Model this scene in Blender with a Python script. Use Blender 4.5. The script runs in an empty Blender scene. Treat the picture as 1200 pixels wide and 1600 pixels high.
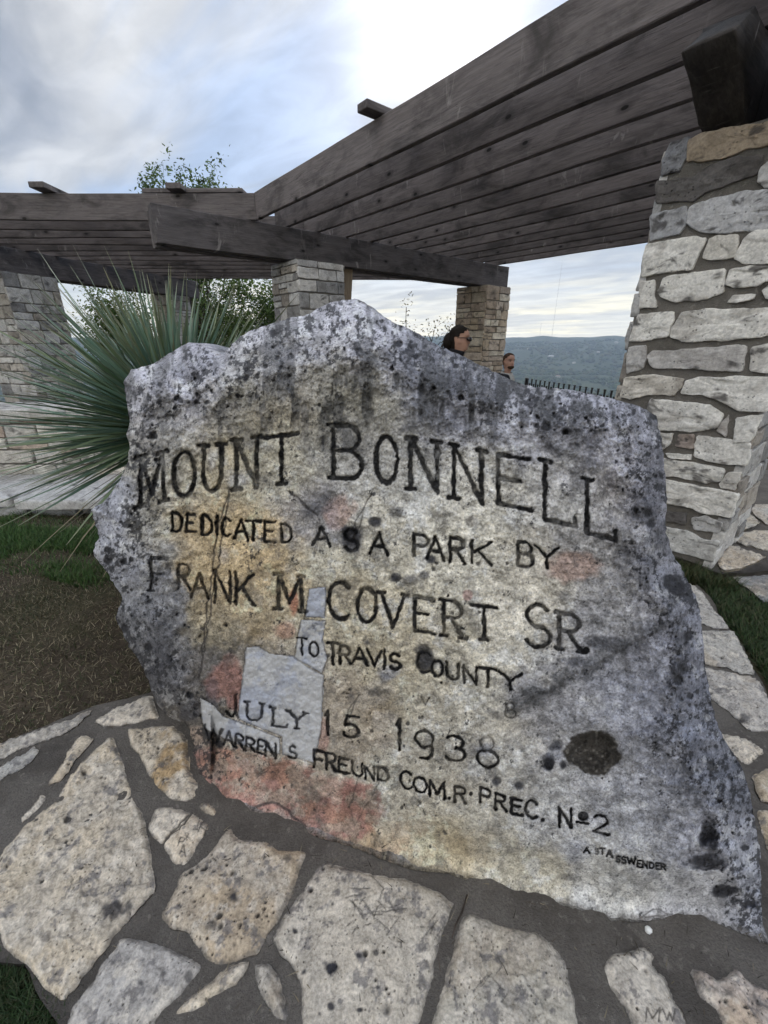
import bpy, bmesh, math, random
import numpy as np
from mathutils import Vector, Matrix

R = math.radians
rnd = random.Random(7)
rng = np.random.default_rng(11)
C = bpy.context.scene.collection
SC = bpy.context.scene

# ------------------------------------------------------------------ camera
FPX = 650.0                               # focal length in pixels of the 1200 x 1600 photograph
PITCH = math.atan(265.0 / FPX)            # looking down
CAM = np.array((0.0, 0.0, 1.5))
cam_data = bpy.data.cameras.new('camera')
cam = bpy.data.objects.new('camera', cam_data)
C.objects.link(cam)
cam.location = CAM
cam.rotation_euler = (math.pi / 2 - PITCH, 0, 0)
cam_data.sensor_fit = 'VERTICAL'
cam_data.sensor_height = 24.0
cam_data.sensor_width = 18.0
cam_data.lens = 24.0 * FPX / 1600.0
cam_data.clip_start = 0.05
cam_data.clip_end = 30000.0
SC.camera = cam

# ------------------------------------------------------------------ world, sun, exposure
SUN_EL, SUN_AZ = R(27), R(6)              # azimuth measured from +Y towards +X
sun_dir = Vector((math.sin(SUN_AZ) * math.cos(SUN_EL), math.cos(SUN_AZ) * math.cos(SUN_EL), math.sin(SUN_EL)))
SKY_STRENGTH = 0.10
OX, OY, SX, SY = 5.3, 0.9, 7.7, 3.1
EXPOSURE = 0.90
world = bpy.data.worlds.new('World')
SC.world = world
world.use_nodes = True
nt = world.node_tree
nt.nodes.clear()


class NB:
    """small node-building helper"""
    def __init__(self, tree):
        self.t = tree

    def n(self, typ, **kw):
        nd = self.t.nodes.new(typ)
        for k, v in kw.items():
            if k.startswith('i_'):
                key = k[2:].replace('_', ' ')
                nd.inputs[key].default_value = v
            else:
                setattr(nd, k, v)
        return nd

    def put(self, sock, v):
        if hasattr(v, 'is_linked'):
            self.t.links.new(v, sock)
        elif v is not None:
            if sock.type == 'RGBA' and len(v) == 3:
                v = (*v, 1.0)
            sock.default_value = v

    def math(self, op, a, b=None, c=None, clamp=False):
        nd = self.n('ShaderNodeMath', operation=op, use_clamp=clamp)
        self.put(nd.inputs[0], a)
        if b is not None:
            self.put(nd.inputs[1], b)
        if c is not None:
            self.put(nd.inputs[2], c)
        return nd.outputs[0]

    def vmath(self, op, a, b=None):
        nd = self.n('ShaderNodeVectorMath', operation=op)
        self.put(nd.inputs[0], a)
        if b is not None:
            self.put(nd.inputs[1], b)
        return nd.outputs['Value'] if op in ('DOT_PRODUCT', 'LENGTH') else nd.outputs[0]

    def mix(self, f, a, b, blend='MIX'):
        nd = self.n('ShaderNodeMix', data_type='RGBA', blend_type=blend)
        self.put(nd.inputs[0], f)
        self.put(nd.inputs[6], a)
        self.put(nd.inputs[7], b)
        return nd.outputs[2]

    def noise(self, vec, scale, detail=4, rough=0.55, dist=0.0):
        nd = self.n('ShaderNodeTexNoise')
        self.put(nd.inputs['Vector'], vec)
        nd.inputs['Scale'].default_value = scale
        nd.inputs['Detail'].default_value = detail
        nd.inputs['Roughness'].default_value = rough
        nd.inputs['Distortion'].default_value = dist
        return nd.outputs[0]

    def voro(self, vec, scale, feature='F1', rand=1.0):
        nd = self.n('ShaderNodeTexVoronoi', feature=feature)
        self.put(nd.inputs['Vector'], vec)
        nd.inputs['Scale'].default_value = scale
        nd.inputs['Randomness'].default_value = rand
        return nd

    def ramp(self, f, lo, hi, a=0.0, b=1.0):
        nd = self.n('ShaderNodeMapRange', interpolation_type='SMOOTHSTEP')
        self.put(nd.inputs[0], f)
        nd.inputs[1].default_value = lo
        nd.inputs[2].default_value = hi
        nd.inputs[3].default_value = a
        nd.inputs[4].default_value = b
        return nd.outputs[0]

    def mapping(self, vec, scale=(1, 1, 1), loc=(0, 0, 0), rot=(0, 0, 0)):
        nd = self.n('ShaderNodeMapping')
        self.put(nd.inputs[0], vec)
        nd.inputs['Scale'].default_value = scale
        nd.inputs['Location'].default_value = loc
        nd.inputs['Rotation'].default_value = rot
        return nd.outputs[0]


def build_sky():
    b = NB(nt)
    out = b.n('ShaderNodeOutputWorld')
    bg = b.n('ShaderNodeBackground')
    bg.inputs['Strength'].default_value = SKY_STRENGTH
    nt.links.new(bg.outputs[0], out.inputs[0])
    sky = b.n('ShaderNodeTexSky', sky_type='NISHITA', sun_disc=False)
    sky.sun_elevation = SUN_EL
    sky.sun_rotation = SUN_AZ
    sky.air_density = 1.0
    sky.dust_density = 1.5
    sky.ozone_density = 1.5
    tc = b.n('ShaderNodeTexCoord').outputs['Generated']
    sep = b.n('ShaderNodeSeparateXYZ')
    b.put(sep.inputs[0], tc)
    z = b.math('MAXIMUM', sep.outputs[2], 0.0)
    den = b.math('ADD', z, 0.10)
    cx = b.math('DIVIDE', sep.outputs[0], den)
    cy = b.math('DIVIDE', sep.outputs[1], den)
    comb = b.n('ShaderNodeCombineXYZ')
    b.put(comb.inputs[0], cx)
    b.put(comb.inputs[1], cy)
    plane = comb.outputs[0]
    # wisps drawn out along one wind direction
    wv = b.mapping(plane, (1.0, 1.0, 1.0), (0.35, 0.9, 0.0), (0, 0, R(35)))
    str_v = b.mapping(wv, (0.50, 1.35, 1.0), (OX, OY, 0.0))
    n1 = b.noise(str_v, 0.72, 8, 0.56, 0.7)
    n2 = b.noise(plane, 0.55, 3, 0.5, 0.2)
    rear = b.ramp(sep.outputs[1], 0.1, -0.5)
    cov = b.math('ADD', b.math('ADD', b.math('MULTIPLY', n1, 0.62), b.math('MULTIPLY', n2, 0.38)), b.math('MULTIPLY', rear, 0.06))
    cover = b.ramp(cov, 0.445, 0.545)
    n3 = b.noise(b.mapping(wv, (0.6, 1.25, 1.0), (SX, SY, 0)), 1.0, 8, 0.56, 0.6)
    dark = b.ramp(n3, 0.40, 0.60)
    sdot = b.math('MAXIMUM', b.vmath('DOT_PRODUCT', b.vmath('NORMALIZE', tc), tuple(sun_dir)), 0.0)
    glow = b.math('POWER', sdot, 130.0)
    halo = b.math('POWER', sdot, 16.0)
    lowz = b.ramp(z, 0.0, 0.22, 1.0, 0.0)
    bright = b.mix(lowz, (5.0, 4.85, 4.6), (15.0, 13.2, 8.6))
    shade = b.mix(lowz, (1.75, 1.82, 2.05), (8.8, 8.3, 6.9))
    cloud = b.mix(dark, bright, shade)
    cloud = b.mix(b.math('MULTIPLY', halo, 0.42), cloud, (6.2, 6.0, 5.5))
    blue = b.mix(0.86, sky.outputs[0], (2.35, 3.25, 4.9))
    blue = b.mix(b.math('MULTIPLY', lowz, 0.75), blue, (12.5, 11.4, 8.4))
    col = b.mix(cover, blue, cloud)
    g = b.n('ShaderNodeCombineColor')
    for k, w in enumerate((6.0, 5.6, 4.8)):
        b.put(g.inputs[k], b.math('MULTIPLY', glow, w))
    fine = b.noise(b.mapping(wv, (0.7, 1.5, 1.0), (2.2, 7.1, 0)), 3.2, 6, 0.6, 0.5)
    fv = b.ramp(fine, 0.3, 0.7, 0.80, 1.18)
    fc = b.n('ShaderNodeCombineColor')
    for k in range(3):
        b.put(fc.inputs[k], fv)
    col = b.mix(1.0, col, fc.outputs[0], 'MULTIPLY')
    tot = b.mix(1.0, col, g.outputs[0], 'ADD')
    # sky behind the camera and overhead, out of view, boosted to fill the boulder face
    sky_fill = b.math('ADD', b.math('MULTIPLY', b.ramp(sep.outputs[1], 0.05, -0.55), 1.75), b.math('MULTIPLY', b.ramp(z, 0.58, 0.85), 0.95))
    lit = b.math('ADD', 1.0, sky_fill)
    lc = b.n('ShaderNodeCombineColor')
    for k, w in enumerate((1.02, 1.0, 0.94)):
        b.put(lc.inputs[k], b.math('ADD', 1.0, b.math('MULTIPLY', sky_fill, w)))
    tot = b.mix(1.0, tot, lc.outputs[0], 'MULTIPLY')
    nt.links.new(tot, bg.inputs['Color'])


build_sky()

sun_data = bpy.data.lights.new('sun', 'SUN')
sun = bpy.data.objects.new('sun', sun_data)
C.objects.link(sun)
sun_data.energy = 1.0
sun_data.angle = R(14)
sun_data.color = (1.0, 0.95, 0.86)
sun.rotation_euler = (-sun_dir).to_track_quat('-Z', 'Y').to_euler()
sun.location = (0, 0, 12)

SC.view_settings.view_transform = 'Standard'
SC.view_settings.look = 'None'
SC.view_settings.gamma = 1.0
SC.view_settings.exposure = EXPOSURE
SC.cycles.max_bounces = 8
SC.cycles.diffuse_bounces = 4
SC.cycles.use_denoising = True

# ------------------------------------------------------------------ numeric helpers
TAB = rng.random(65536)


def vn(p, seed=0):
    """value noise, p (n,3) -> [0,1]"""
    i = np.floor(p).astype(np.int64)
    f = p - i
    f = f * f * f * (f * (f * 6 - 15) + 10)
    res = np.zeros(len(p))
    for dx in (0, 1):
        wx = f[:, 0] if dx else 1 - f[:, 0]
        for dy in (0, 1):
            wy = f[:, 1] if dy else 1 - f[:, 1]
            for dz in (0, 1):
                wz = f[:, 2] if dz else 1 - f[:, 2]
                h = ((i[:, 0] + dx) * 73856093) ^ ((i[:, 1] + dy) * 19349663) ^ ((i[:, 2] + dz) * 83492791) ^ (seed * 7919 + 13)
                h = (h ^ (h >> 13)) * 1274126177
                res += wx * wy * wz * TAB[(h ^ (h >> 16)) & 65535]
    return res


def fbm(p, octaves=4, gain=0.5, seed=0):
    """[-1,1]-ish"""
    a, s, tot = 1.0, 0.0, np.zeros(len(p))
    q = p.copy()
    for o in range(octaves):
        tot += a * (vn(q, seed + o) * 2 - 1)
        s += a
        a *= gain
        q = q * 2.03 + 17.3
    return tot / s * 1.6


def p3(x, y, s, sx=1.0, sy=1.0):
    return np.stack((x * s * sx, y * s * sy, np.zeros_like(x) + 0.37), 1)


def worley(x, y, cell, seed=0, prob=1.0, rmin=0.15, rmax=0.45, stretch=1.0):
    """signed pit depth: 1 at the centre of a pit, 0 outside"""
    gx, gy = x / cell, y / cell * stretch
    ix, iy = np.floor(gx).astype(np.int64), np.floor(gy).astype(np.int64)
    best = np.zeros(len(x))
    for dx in (-1, 0, 1):
        for dy in (-1, 0, 1):
            cx, cy = ix + dx, iy + dy
            h = (cx * 73856093) ^ (cy * 19349663) ^ (seed * 83492791 + 5)
            h = (h ^ (h >> 13)) * 1274126177
            h1 = TAB[(h ^ (h >> 16)) & 65535]
            h2 = TAB[(h * 31 + 7 ^ (h >> 9)) & 65535]
            h3 = TAB[(h * 57 + 3 ^ (h >> 5)) & 65535]
            h4 = TAB[(h * 91 + 11 ^ (h >> 7)) & 65535]
            r = rmin + (rmax - rmin) * h3 ** 2
            d = np.hypot(gx - cx - h1, gy - cy - h2) / r
            v = np.clip(1 - d, 0, 1) * (h4 < prob)
            best = np.maximum(best, v)
    return best


def sstep(a, b, x):
    t = np.clip((x - a) / (b - a), 0, 1)
    return t * t * (3 - 2 * t)


def lerp(a, b, m):
    m = np.asarray(m)
    if m.ndim == 1 and np.ndim(a) == 2:
        m = m[:, None]
    return a + (b - a) * m


def rays(px, py):
    a = (np.asarray(px, float) - 600.0) / FPX
    b = (800.0 - np.asarray(py, float)) / FPX
    sp, cp = math.sin(PITCH), math.cos(PITCH)
    return np.stack((a, cp + b * sp, -sp + b * cp), -1)


def on_z(px, py, z=0.0):
    d = rays(px, py)
    t = (z - CAM[2]) / d[..., 2]
    return CAM + d * t[..., None]


def on_plane(px, py, n, c):
    d = rays(px, py)
    t = (c - CAM @ n) / (d @ n)
    return CAM + d * np.asarray(t)[..., None]


def densify(poly, step, jit=0.0, seed=0, closed=True):
    poly = np.asarray(poly, float)
    out = []
    r = np.random.default_rng(seed)
    n = len(poly)
    for i in range(n if closed else n - 1):
        a, b = poly[i], poly[(i + 1) % n]
        L = np.hypot(*(b - a))
        k = max(1, int(round(L / step)))
        nrm = np.array((-(b - a)[1], (b - a)[0])) / max(L, 1e-6)
        for j in range(k):
            p = a + (b - a) * j / k
            if jit:
                p = p + nrm * r.normal(0, jit)
            out.append(p)
    if not closed:
        out.append(poly[-1])
    return np.array(out)


def smooth_poly(poly, it=1, cut=0.13):
    p = np.asarray(poly, float)
    for _ in range(it):
        q = np.roll(p, -1, 0)
        p = np.stack((p * (1 - cut) + q * cut, p * cut + q * (1 - cut)), 1).reshape(-1, 2)
    return p


def roughen(P, amp, wave, seed):
    x, y = P[:, 0] / wave + seed * 3.7, P[:, 1] / wave
    z = np.zeros(len(P))
    n1 = fbm(np.stack((x, y, z), 1), 3, 0.6, 501)
    n2 = fbm(np.stack((x, y, z + 9.5), 1), 3, 0.6, 502)
    return P + amp * np.stack((n1, n2), 1)


def seg_dist(P, A, B):
    """distance of points (n,2) to a set of segments (m,2)"""
    best = np.full(len(P), 1e9)
    for a, b in zip(A, B):
        ab = b - a
        L2 = max(ab @ ab, 1e-9)
        t = np.clip(((P - a) @ ab) / L2, 0, 1)
        d = P - a - t[:, None] * ab
        best = np.minimum(best, d[:, 0] ** 2 + d[:, 1] ** 2)
    return np.sqrt(best)


def poly_dist(P, poly, closed=True):
    poly = np.asarray(poly, float)
    A, B = (poly, np.roll(poly, -1, 0)) if closed else (poly[:-1], poly[1:])
    return seg_dist(P, A, B)


def coarse_dist(P, poly, closed=True, step=5.0, pad=12):
    lo = P.min(0) - pad
    hi = P.max(0) + pad
    nx, ny = int((hi[0] - lo[0]) / step) + 2, int((hi[1] - lo[1]) / step) + 2
    gx, gy = np.meshgrid(lo[0] + np.arange(nx) * step, lo[1] + np.arange(ny) * step, indexing='ij')
    D = poly_dist(np.stack((gx.ravel(), gy.ravel()), 1), poly, closed).reshape(nx, ny)
    fx, fy = (P[:, 0] - lo[0]) / step, (P[:, 1] - lo[1]) / step
    ix, iy = np.clip(fx.astype(int), 0, nx - 2), np.clip(fy.astype(int), 0, ny - 2)
    tx, ty = fx - ix, fy - iy
    return (D[ix, iy] * (1 - tx) * (1 - ty) + D[ix + 1, iy] * tx * (1 - ty)
            + D[ix, iy + 1] * (1 - tx) * ty + D[ix + 1, iy + 1] * tx * ty)


def inside_grid(xs, ys, poly):
    """boolean (len(xs), len(ys)) for the grid of points"""
    poly = np.asarray(poly, float)
    x1, y1 = poly[:, 0], poly[:, 1]
    x2, y2 = np.roll(x1, -1), np.roll(y1, -1)
    res = np.zeros((len(xs), len(ys)), bool)
    for j, y in enumerate(ys):
        m = (y1 > y) != (y2 > y)
        if not m.any():
            continue
        xc = np.sort(x1[m] + (y - y1[m]) / (y2[m] - y1[m]) * (x2[m] - x1[m]))
        res[:, j] = np.searchsorted(xc, xs) % 2 == 1
    return res


def grid_in_poly(poly, step):
    """grid of quads filling a polygon, border vertices snapped onto it
    returns points (n,2), quads (m,4), centres (m,2), border edges (k,2)"""
    lo, hi = poly.min(0) - step, poly.max(0) + step
    nx, ny = int((hi[0] - lo[0]) / step) + 2, int((hi[1] - lo[1]) / step) + 2
    xs, ys = lo[0] + np.arange(nx) * step, lo[1] + np.arange(ny) * step
    cin = inside_grid(xs[:-1] + step / 2, ys[:-1] + step / 2, poly)
    I, J = np.nonzero(cin)
    vid = lambda i, j: i * ny + j
    quads = np.stack((vid(I, J), vid(I, J + 1), vid(I + 1, J + 1), vid(I + 1, J)), 1)
    used, inv = np.unique(quads.ravel(), return_inverse=True)
    quads = inv.reshape(-1, 4)
    P = np.stack((xs[used // ny], ys[used % ny]), 1)
    centres = np.stack((xs[I] + step / 2, ys[J] + step / 2), 1)
    E = np.concatenate([quads[:, [k, (k + 1) % 4]] for k in range(4)])
    key = np.sort(E, 1)
    key = key[:, 0].astype(np.int64) * len(P) + key[:, 1]
    _, idx, cnt = np.unique(key, return_index=True, return_counts=True)
    BE = E[idx[cnt == 1]]
    bv = np.unique(BE)
    A, B = poly, np.roll(poly, -1, 0)
    best = np.full(len(bv), 1e9)
    Q = P[bv].copy()
    for a, b in zip(A, B):
        ab = b - a
        t = np.clip(((P[bv] - a) @ ab) / max(ab @ ab, 1e-9), 0, 1)
        q = a + t[:, None] * ab
        d = ((P[bv] - q) ** 2).sum(1)
        m = d < best
        best[m] = d[m]
        Q[m] = q[m]
    P[bv] = Q
    return P, quads, centres, BE


def np_mesh(name, V, faces, col=None, smooth=True):
    """faces: list of int arrays (n,k)"""
    me = bpy.data.meshes.new(name)
    V = np.asarray(V, np.float32)
    faces = [np.asarray(f, np.int32) for f in faces if len(f)]
    me.vertices.add(len(V))
    me.vertices.foreach_set('co', V.ravel())
    nl = sum(f.size for f in faces)
    nf = sum(len(f) for f in faces)
    me.loops.add(nl)
    me.loops.foreach_set('vertex_index', np.concatenate([f.ravel() for f in faces]))
    me.polygons.add(nf)
    tot = np.concatenate([np.full(len(f), f.shape[1], np.int32) for f in faces])
    start = np.concatenate(([0], np.cumsum(tot)[:-1])).astype(np.int32)
    me.polygons.foreach_set('loop_start', start)
    me.polygons.foreach_set('loop_total', tot)
    me.polygons.foreach_set('use_smooth', np.full(nf, smooth))
    if col is not None:
        ca = me.color_attributes.new('Col', 'FLOAT_COLOR', 'POINT')
        rgba = np.ones((len(V), 4), np.float32)
        rgba[:, :3] = np.clip(col, 0.0, 1.0)
        ca.data.foreach_set('color', rgba.ravel())
    me.update(calc_edges=True)
    me.validate()
    return me


def obj(name, me, mat=None, parent=None):
    o = bpy.data.objects.new(name, me)
    C.objects.link(o)
    if mat is not None and not me.materials:
        me.materials.append(mat)
    if parent is not None:
        o.parent = parent
    return o


def tag(o, label=None, cat=None, group=None, kind=None):
    for k, v in (('label', label), ('category', cat), ('group', group), ('kind', kind)):
        if v:
            o[k] = v
    return o


def empty(name, loc=(0, 0, 0), rz=0.0):
    o = bpy.data.objects.new(name, None)
    C.objects.link(o)
    o.empty_display_size = 0.2
    o.location = loc
    o.rotation_euler = (0, 0, rz)
    return o


class MB:
    """collects raw geometry for one mesh"""
    def __init__(self):
        self.v, self.f4, self.f3, self.c, self.n = [], [], [], [], 0

    def add(self, V, q=None, t=None, col=None):
        V = np.asarray(V, float)
        if q is not None and len(q):
            self.f4.append(np.asarray(q, int) + self.n)
        if t is not None and len(t):
            self.f3.append(np.asarray(t, int) + self.n)
        self.v.append(V)
        if col is not None:
            self.c.append(np.broadcast_to(np.asarray(col, float), (len(V), 3)))
        self.n += len(V)

    def box(self, lo, hi, M=None, col=None):
        x0, y0, z0 = lo
        x1, y1, z1 = hi
        V = np.array([(x0, y0, z0), (x1, y0, z0), (x1, y1, z0), (x0, y1, z0), (x0, y0, z1), (x1, y0, z1), (x1, y1, z1), (x0, y1, z1)])
        if M is not None:
            V = V @ np.array(M.to_3x3()).T + np.array(M.translation)
        self.add(V, [(0, 3, 2, 1), (4, 5, 6, 7), (0, 1, 5, 4), (1, 2, 6, 5), (2, 3, 7, 6), (3, 0, 4, 7)], None, col)

    def tube(self, pts, radii, seg=6, col=None, cap=True):
        pts = np.asarray(pts, float)
        radii = np.broadcast_to(np.asarray(radii, float), (len(pts),))
        ang = np.arange(seg) * 2 * math.pi / seg
        rings = []
        for i, p in enumerate(pts):
            d = pts[min(i + 1, len(pts) - 1)] - pts[max(i - 1, 0)]
            d = d / (np.linalg.norm(d) + 1e-9)
            up = np.array((0, 0, 1.0)) if abs(d[2]) < 0.9 else np.array((1.0, 0, 0))
            u = np.cross(d, up)
            u /= np.linalg.norm(u)
            w = np.cross(d, u)
            rings.append(p + radii[i] * (np.cos(ang)[:, None] * u + np.sin(ang)[:, None] * w))
        V = np.concatenate(rings)
        q = []
        for i in range(len(pts) - 1):
            for k in range(seg):
                q.append((i * seg + k, i * seg + (k + 1) % seg, (i + 1) * seg + (k + 1) % seg, (i + 1) * seg + k))
        t = []
        if cap:
            V = np.concatenate((V, pts[:1], pts[-1:]))
            a, b = len(V) - 2, len(V) - 1
            L = (len(pts) - 1) * seg
            for k in range(seg):
                t.append((a, (k + 1) % seg, k))
                t.append((b, L + k, L + (k + 1) % seg))
        self.add(V, q, t, col)

    def mesh(self, name, smooth=True):
        V = np.concatenate(self.v)
        fs = []
        if self.f4:
            fs.append(np.concatenate(self.f4))
        if self.f3:
            fs.append(np.concatenate(self.f3))
        col = np.concatenate(self.c) if self.c else None
        return np_mesh(name, V, fs, col, smooth)

    def build(self, name, mat, parent=None, smooth=True):
        return obj(name, self.mesh(name, smooth), mat, parent)


# ------------------------------------------------------------------ materials
def new_mat(name, rough=0.9, spec=0.25):
    m = bpy.data.materials.new(name)
    m.use_nodes = True
    b = NB(m.node_tree)
    bs = m.node_tree.nodes['Principled BSDF']
    bs.inputs['Roughness'].default_value = rough
    bs.inputs['Specular IOR Level'].default_value = spec
    return m, b, bs


def bump(b, bs, h, strength=0.5, dist=0.01):
    nd = b.n('ShaderNodeBump')
    nd.inputs['Strength'].default_value = strength
    nd.inputs['Distance'].default_value = dist
    b.put(nd.inputs['Height'], h)
    b.t.links.new(nd.outputs[0], bs.inputs['Normal'])


def attr(b, name='Col'):
    return b.n('ShaderNodeAttribute', attribute_name=name).outputs['Color']


def geo_pos(b):
    return b.n('ShaderNodeNewGeometry').outputs['Position']


def objc(b):
    return b.n('ShaderNodeTexCoord').outputs['Object']


def mat_stone(name, speck=0.35, fine=120.0, bstr=0.5, bdist=0.004, vein=0.0):
    """stone whose large colouring sits in the mesh; grain and tiny pits are added here"""
    m, b, bs = new_mat(name, 0.92, 0.2)
    p = geo_pos(b)
    n1 = b.noise(p, fine, 5, 0.65)
    n2 = b.noise(p, fine * 0.22, 6, 0.65, 0.4)
    v = b.voro(p, fine * 0.55).outputs['Distance']
    pit = b.ramp(v, 0.10, 0.26)
    sel = b.ramp(b.noise(p, fine * 0.07, 3, 0.5), 0.45, 0.62)
    pitm = b.math('MAXIMUM', pit, b.math('SUBTRACT', 1.0, sel))
    f = b.math('ADD', b.math('MULTIPLY', b.ramp(n1, 0.3, 0.7), 0.5), b.math('MULTIPLY', b.ramp(n2, 0.3, 0.7), 0.5))
    k = b.math('ADD', 1.0 - speck * 0.75, b.math('MULTIPLY', f, speck * 1.5))
    k2 = b.math('MULTIPLY', k, b.math('ADD', 0.45, b.math('MULTIPLY', pitm, 0.55)))
    cc = b.n('ShaderNodeCombineColor')
    for i in range(3):
        b.put(cc.inputs[i], k2)
    col = b.mix(1.0, attr(b), cc.outputs[0], 'MULTIPLY')
    b.put(bs.inputs['Base Color'], col)
    h = b.math('ADD', b.math('ADD', b.math('MULTIPLY', n1, 0.35), b.math('MULTIPLY', n2, 0.8)), b.math('MULTIPLY', pitm, 0.5))
    bump(b, bs, h, bstr, bdist)
    return m


def mat_mortar(name, c1, c2, scale=1.0):
    m, b, bs = new_mat(name, 0.95, 0.15)
    p = geo_pos(b)
    n1 = b.noise(p, 5 * scale, 6, 0.6, 0.3)
    n2 = b.noise(p, 160 * scale, 4, 0.7)
    sp = b.ramp(b.voro(p, 90 * scale).outputs['Distance'], 0.05, 0.16)
    col = b.mix(b.ramp(n1, 0.3, 0.7), c1, c2)
    col = b.mix(b.math('MULTIPLY', b.ramp(n2, 0.35, 0.7), 0.5), col, tuple(x * 0.55 for x in c1))
    big = b.noise(p, 14 * scale, 3, 0.5)
    flk = b.math('MULTIPLY', b.math('SUBTRACT', 1.0, sp), b.ramp(big, 0.52, 0.66))
    col = b.mix(b.math('MULTIPLY', flk, 0.8), col, (0.34, 0.32, 0.29))
    stn = b.noise(p, 3.1 * scale, 7, 0.68, 0.5)
    col = b.mix(b.math('MULTIPLY', b.ramp(stn, 0.48, 0.66), 0.55), col, tuple(x * 0.5 for x in c1))
    col = b.mix(b.math('MULTIPLY', b.ramp(b.noise(p, 33 * scale, 6, 0.7), 0.56, 0.68), 0.5), col, tuple(min(1, x * 1.5) for x in c2))
    b.put(bs.inputs['Base Color'], col)
    h = b.math('ADD', b.math('MULTIPLY', n1, 2.0), n2)
    bump(b, bs, h, 0.9, 0.009)
    return m


def mat_wood(name, base, light, dark, knots=True):
    m, b, bs = new_mat(name, 0.78, 0.3)
    oi = b.n('ShaderNodeObjectInfo').outputs['Random']
    oc = objc(b)
    off = b.n('ShaderNodeCombineXYZ')
    b.put(off.inputs[0], b.math('MULTIPLY', oi, 37.0))
    b.put(off.inputs[1], b.math('MULTIPLY', oi, 11.0))
    v = b.vmath('ADD', oc, off.outputs[0])
    g1 = b.noise(b.mapping(v, (2.4, 34, 34)), 1.5, 7, 0.66, 0.9)
    g2 = b.noise(b.mapping(v, (2.5, 90, 90)), 1.5, 4, 0.6)
    blotch = b.noise(b.mapping(v, (1.3, 3.4, 3.4)), 1.5, 7, 0.66, 0.6)
    col = b.mix(b.ramp(g1, 0.3, 0.7), base, light)
    col = b.mix(b.math('MULTIPLY', b.ramp(blotch, 0.42, 0.70), 0.85), col, dark)
    col = b.mix(b.math('MULTIPLY', b.ramp(g2, 0.52, 0.70), 0.40), col, dark)
    tone = b.math('ADD', 0.78, b.math('MULTIPLY', oi, 0.4))
    cc = b.n('ShaderNodeCombineColor')
    for i in range(3):
        b.put(cc.inputs[i], tone)
    col = b.mix(1.0, col, cc.outputs[0], 'MULTIPLY')
    # drying splits along the grain
    sp_ = b.noise(b.mapping(v, (0.9, 40, 40)), 1.3, 3, 0.5, 0.3)
    spm = b.math('MULTIPLY', b.ramp(b.math('ABSOLUTE', b.math('SUBTRACT', sp_, 0.5)), 0.0, 0.012, 1.0, 0.0), b.ramp(b.noise(b.mapping(v, (1.1, 2, 2)), 1.0, 2, 0.5), 0.5, 0.6))
    col = b.mix(b.math('MULTIPLY', spm, 0.75), col, (0.02, 0.017, 0.016))
    # pale drip stains
    st = b.noise(b.mapping(v, (7.0, 1.0, 2.2)), 1.2, 4, 0.7, 0.8)
    pat = b.noise(b.mapping(v, (1.6, 0.5, 0.5)), 1.0, 2, 0.5)
    stm = b.math('MULTIPLY', b.ramp(st, 0.58, 0.70), b.ramp(pat, 0.46, 0.58))
    col = b.mix(b.math('MULTIPLY', stm, 0.5), col, (0.36, 0.335, 0.32))
    if knots:
        sx = b.n('ShaderNodeSeparateXYZ')
        b.put(sx.inputs[0], v)
        cx2 = b.n('ShaderNodeCombineXYZ')
        b.put(cx2.inputs[0], b.math('MULTIPLY', sx.outputs[0], 0.9))
        b.put(cx2.inputs[1], b.math('ADD', b.math('MULTIPLY', sx.outputs[2], 1.8), b.math('MULTIPLY', oi, 53.0)))
        kv = b.voro(cx2.outputs[0], 1.6)
        kv.voronoi_dimensions = '2D'
        d = kv.outputs['Distance']
        kc = b.n('ShaderNodeSeparateColor')
        b.put(kc.inputs[0], kv.outputs['Color'])
        on = b.ramp(kc.outputs[0], 0.36, 0.38)
        halo = b.math('MULTIPLY', b.ramp(d, 0.045, 0.13, 1.0, 0.0), on)
        col = b.mix(b.math('MULTIPLY', halo, 0.6), col, dark)
        ring = b.math('MULTIPLY', b.ramp(d, 0.030, 0.052, 1.0, 0.0), on)
        col = b.mix(ring, col, (0.012, 0.010, 0.009))
    b.put(bs.inputs['Base Color'], col)
    bump(b, bs, b.math('ADD', g1, b.math('MULTIPLY', g2, 0.6)), 0.45, 0.006)
    return m


def mat_plain(name, c, rough=0.7, spec=0.3, var=0.25, scale=8.0, metal=0.0):
    m, b, bs = new_mat(name, rough, spec)
    n = b.noise(geo_pos(b), scale, 5, 0.6)
    col = b.mix(b.ramp(n, 0.25, 0.75), tuple(x * (1 - var) for x in c), tuple(min(1, x * (1 + var)) for x in c))
    b.put(bs.inputs['Base Color'], col)
    bs.inputs['Metallic'].default_value = metal
    return m


def mat_leaf(name, transl=0.25, rough=0.55):
    m, b, bs = new_mat(name, rough, 0.3)
    col = attr(b)
    b.put(bs.inputs['Base Color'], col)
    tr = b.n('ShaderNodeBsdfTranslucent')
    b.put(tr.inputs[0], col)
    mx = b.n('ShaderNodeMixShader')
    mx.inputs[0].default_value = transl
    b.t.links.new(bs.outputs[0], mx.inputs[1])
    b.t.links.new(tr.outputs[0], mx.inputs[2])
    b.t.links.new(mx.outputs[0], m.node_tree.nodes['Material Output'].inputs['Surface'])
    return m


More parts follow.
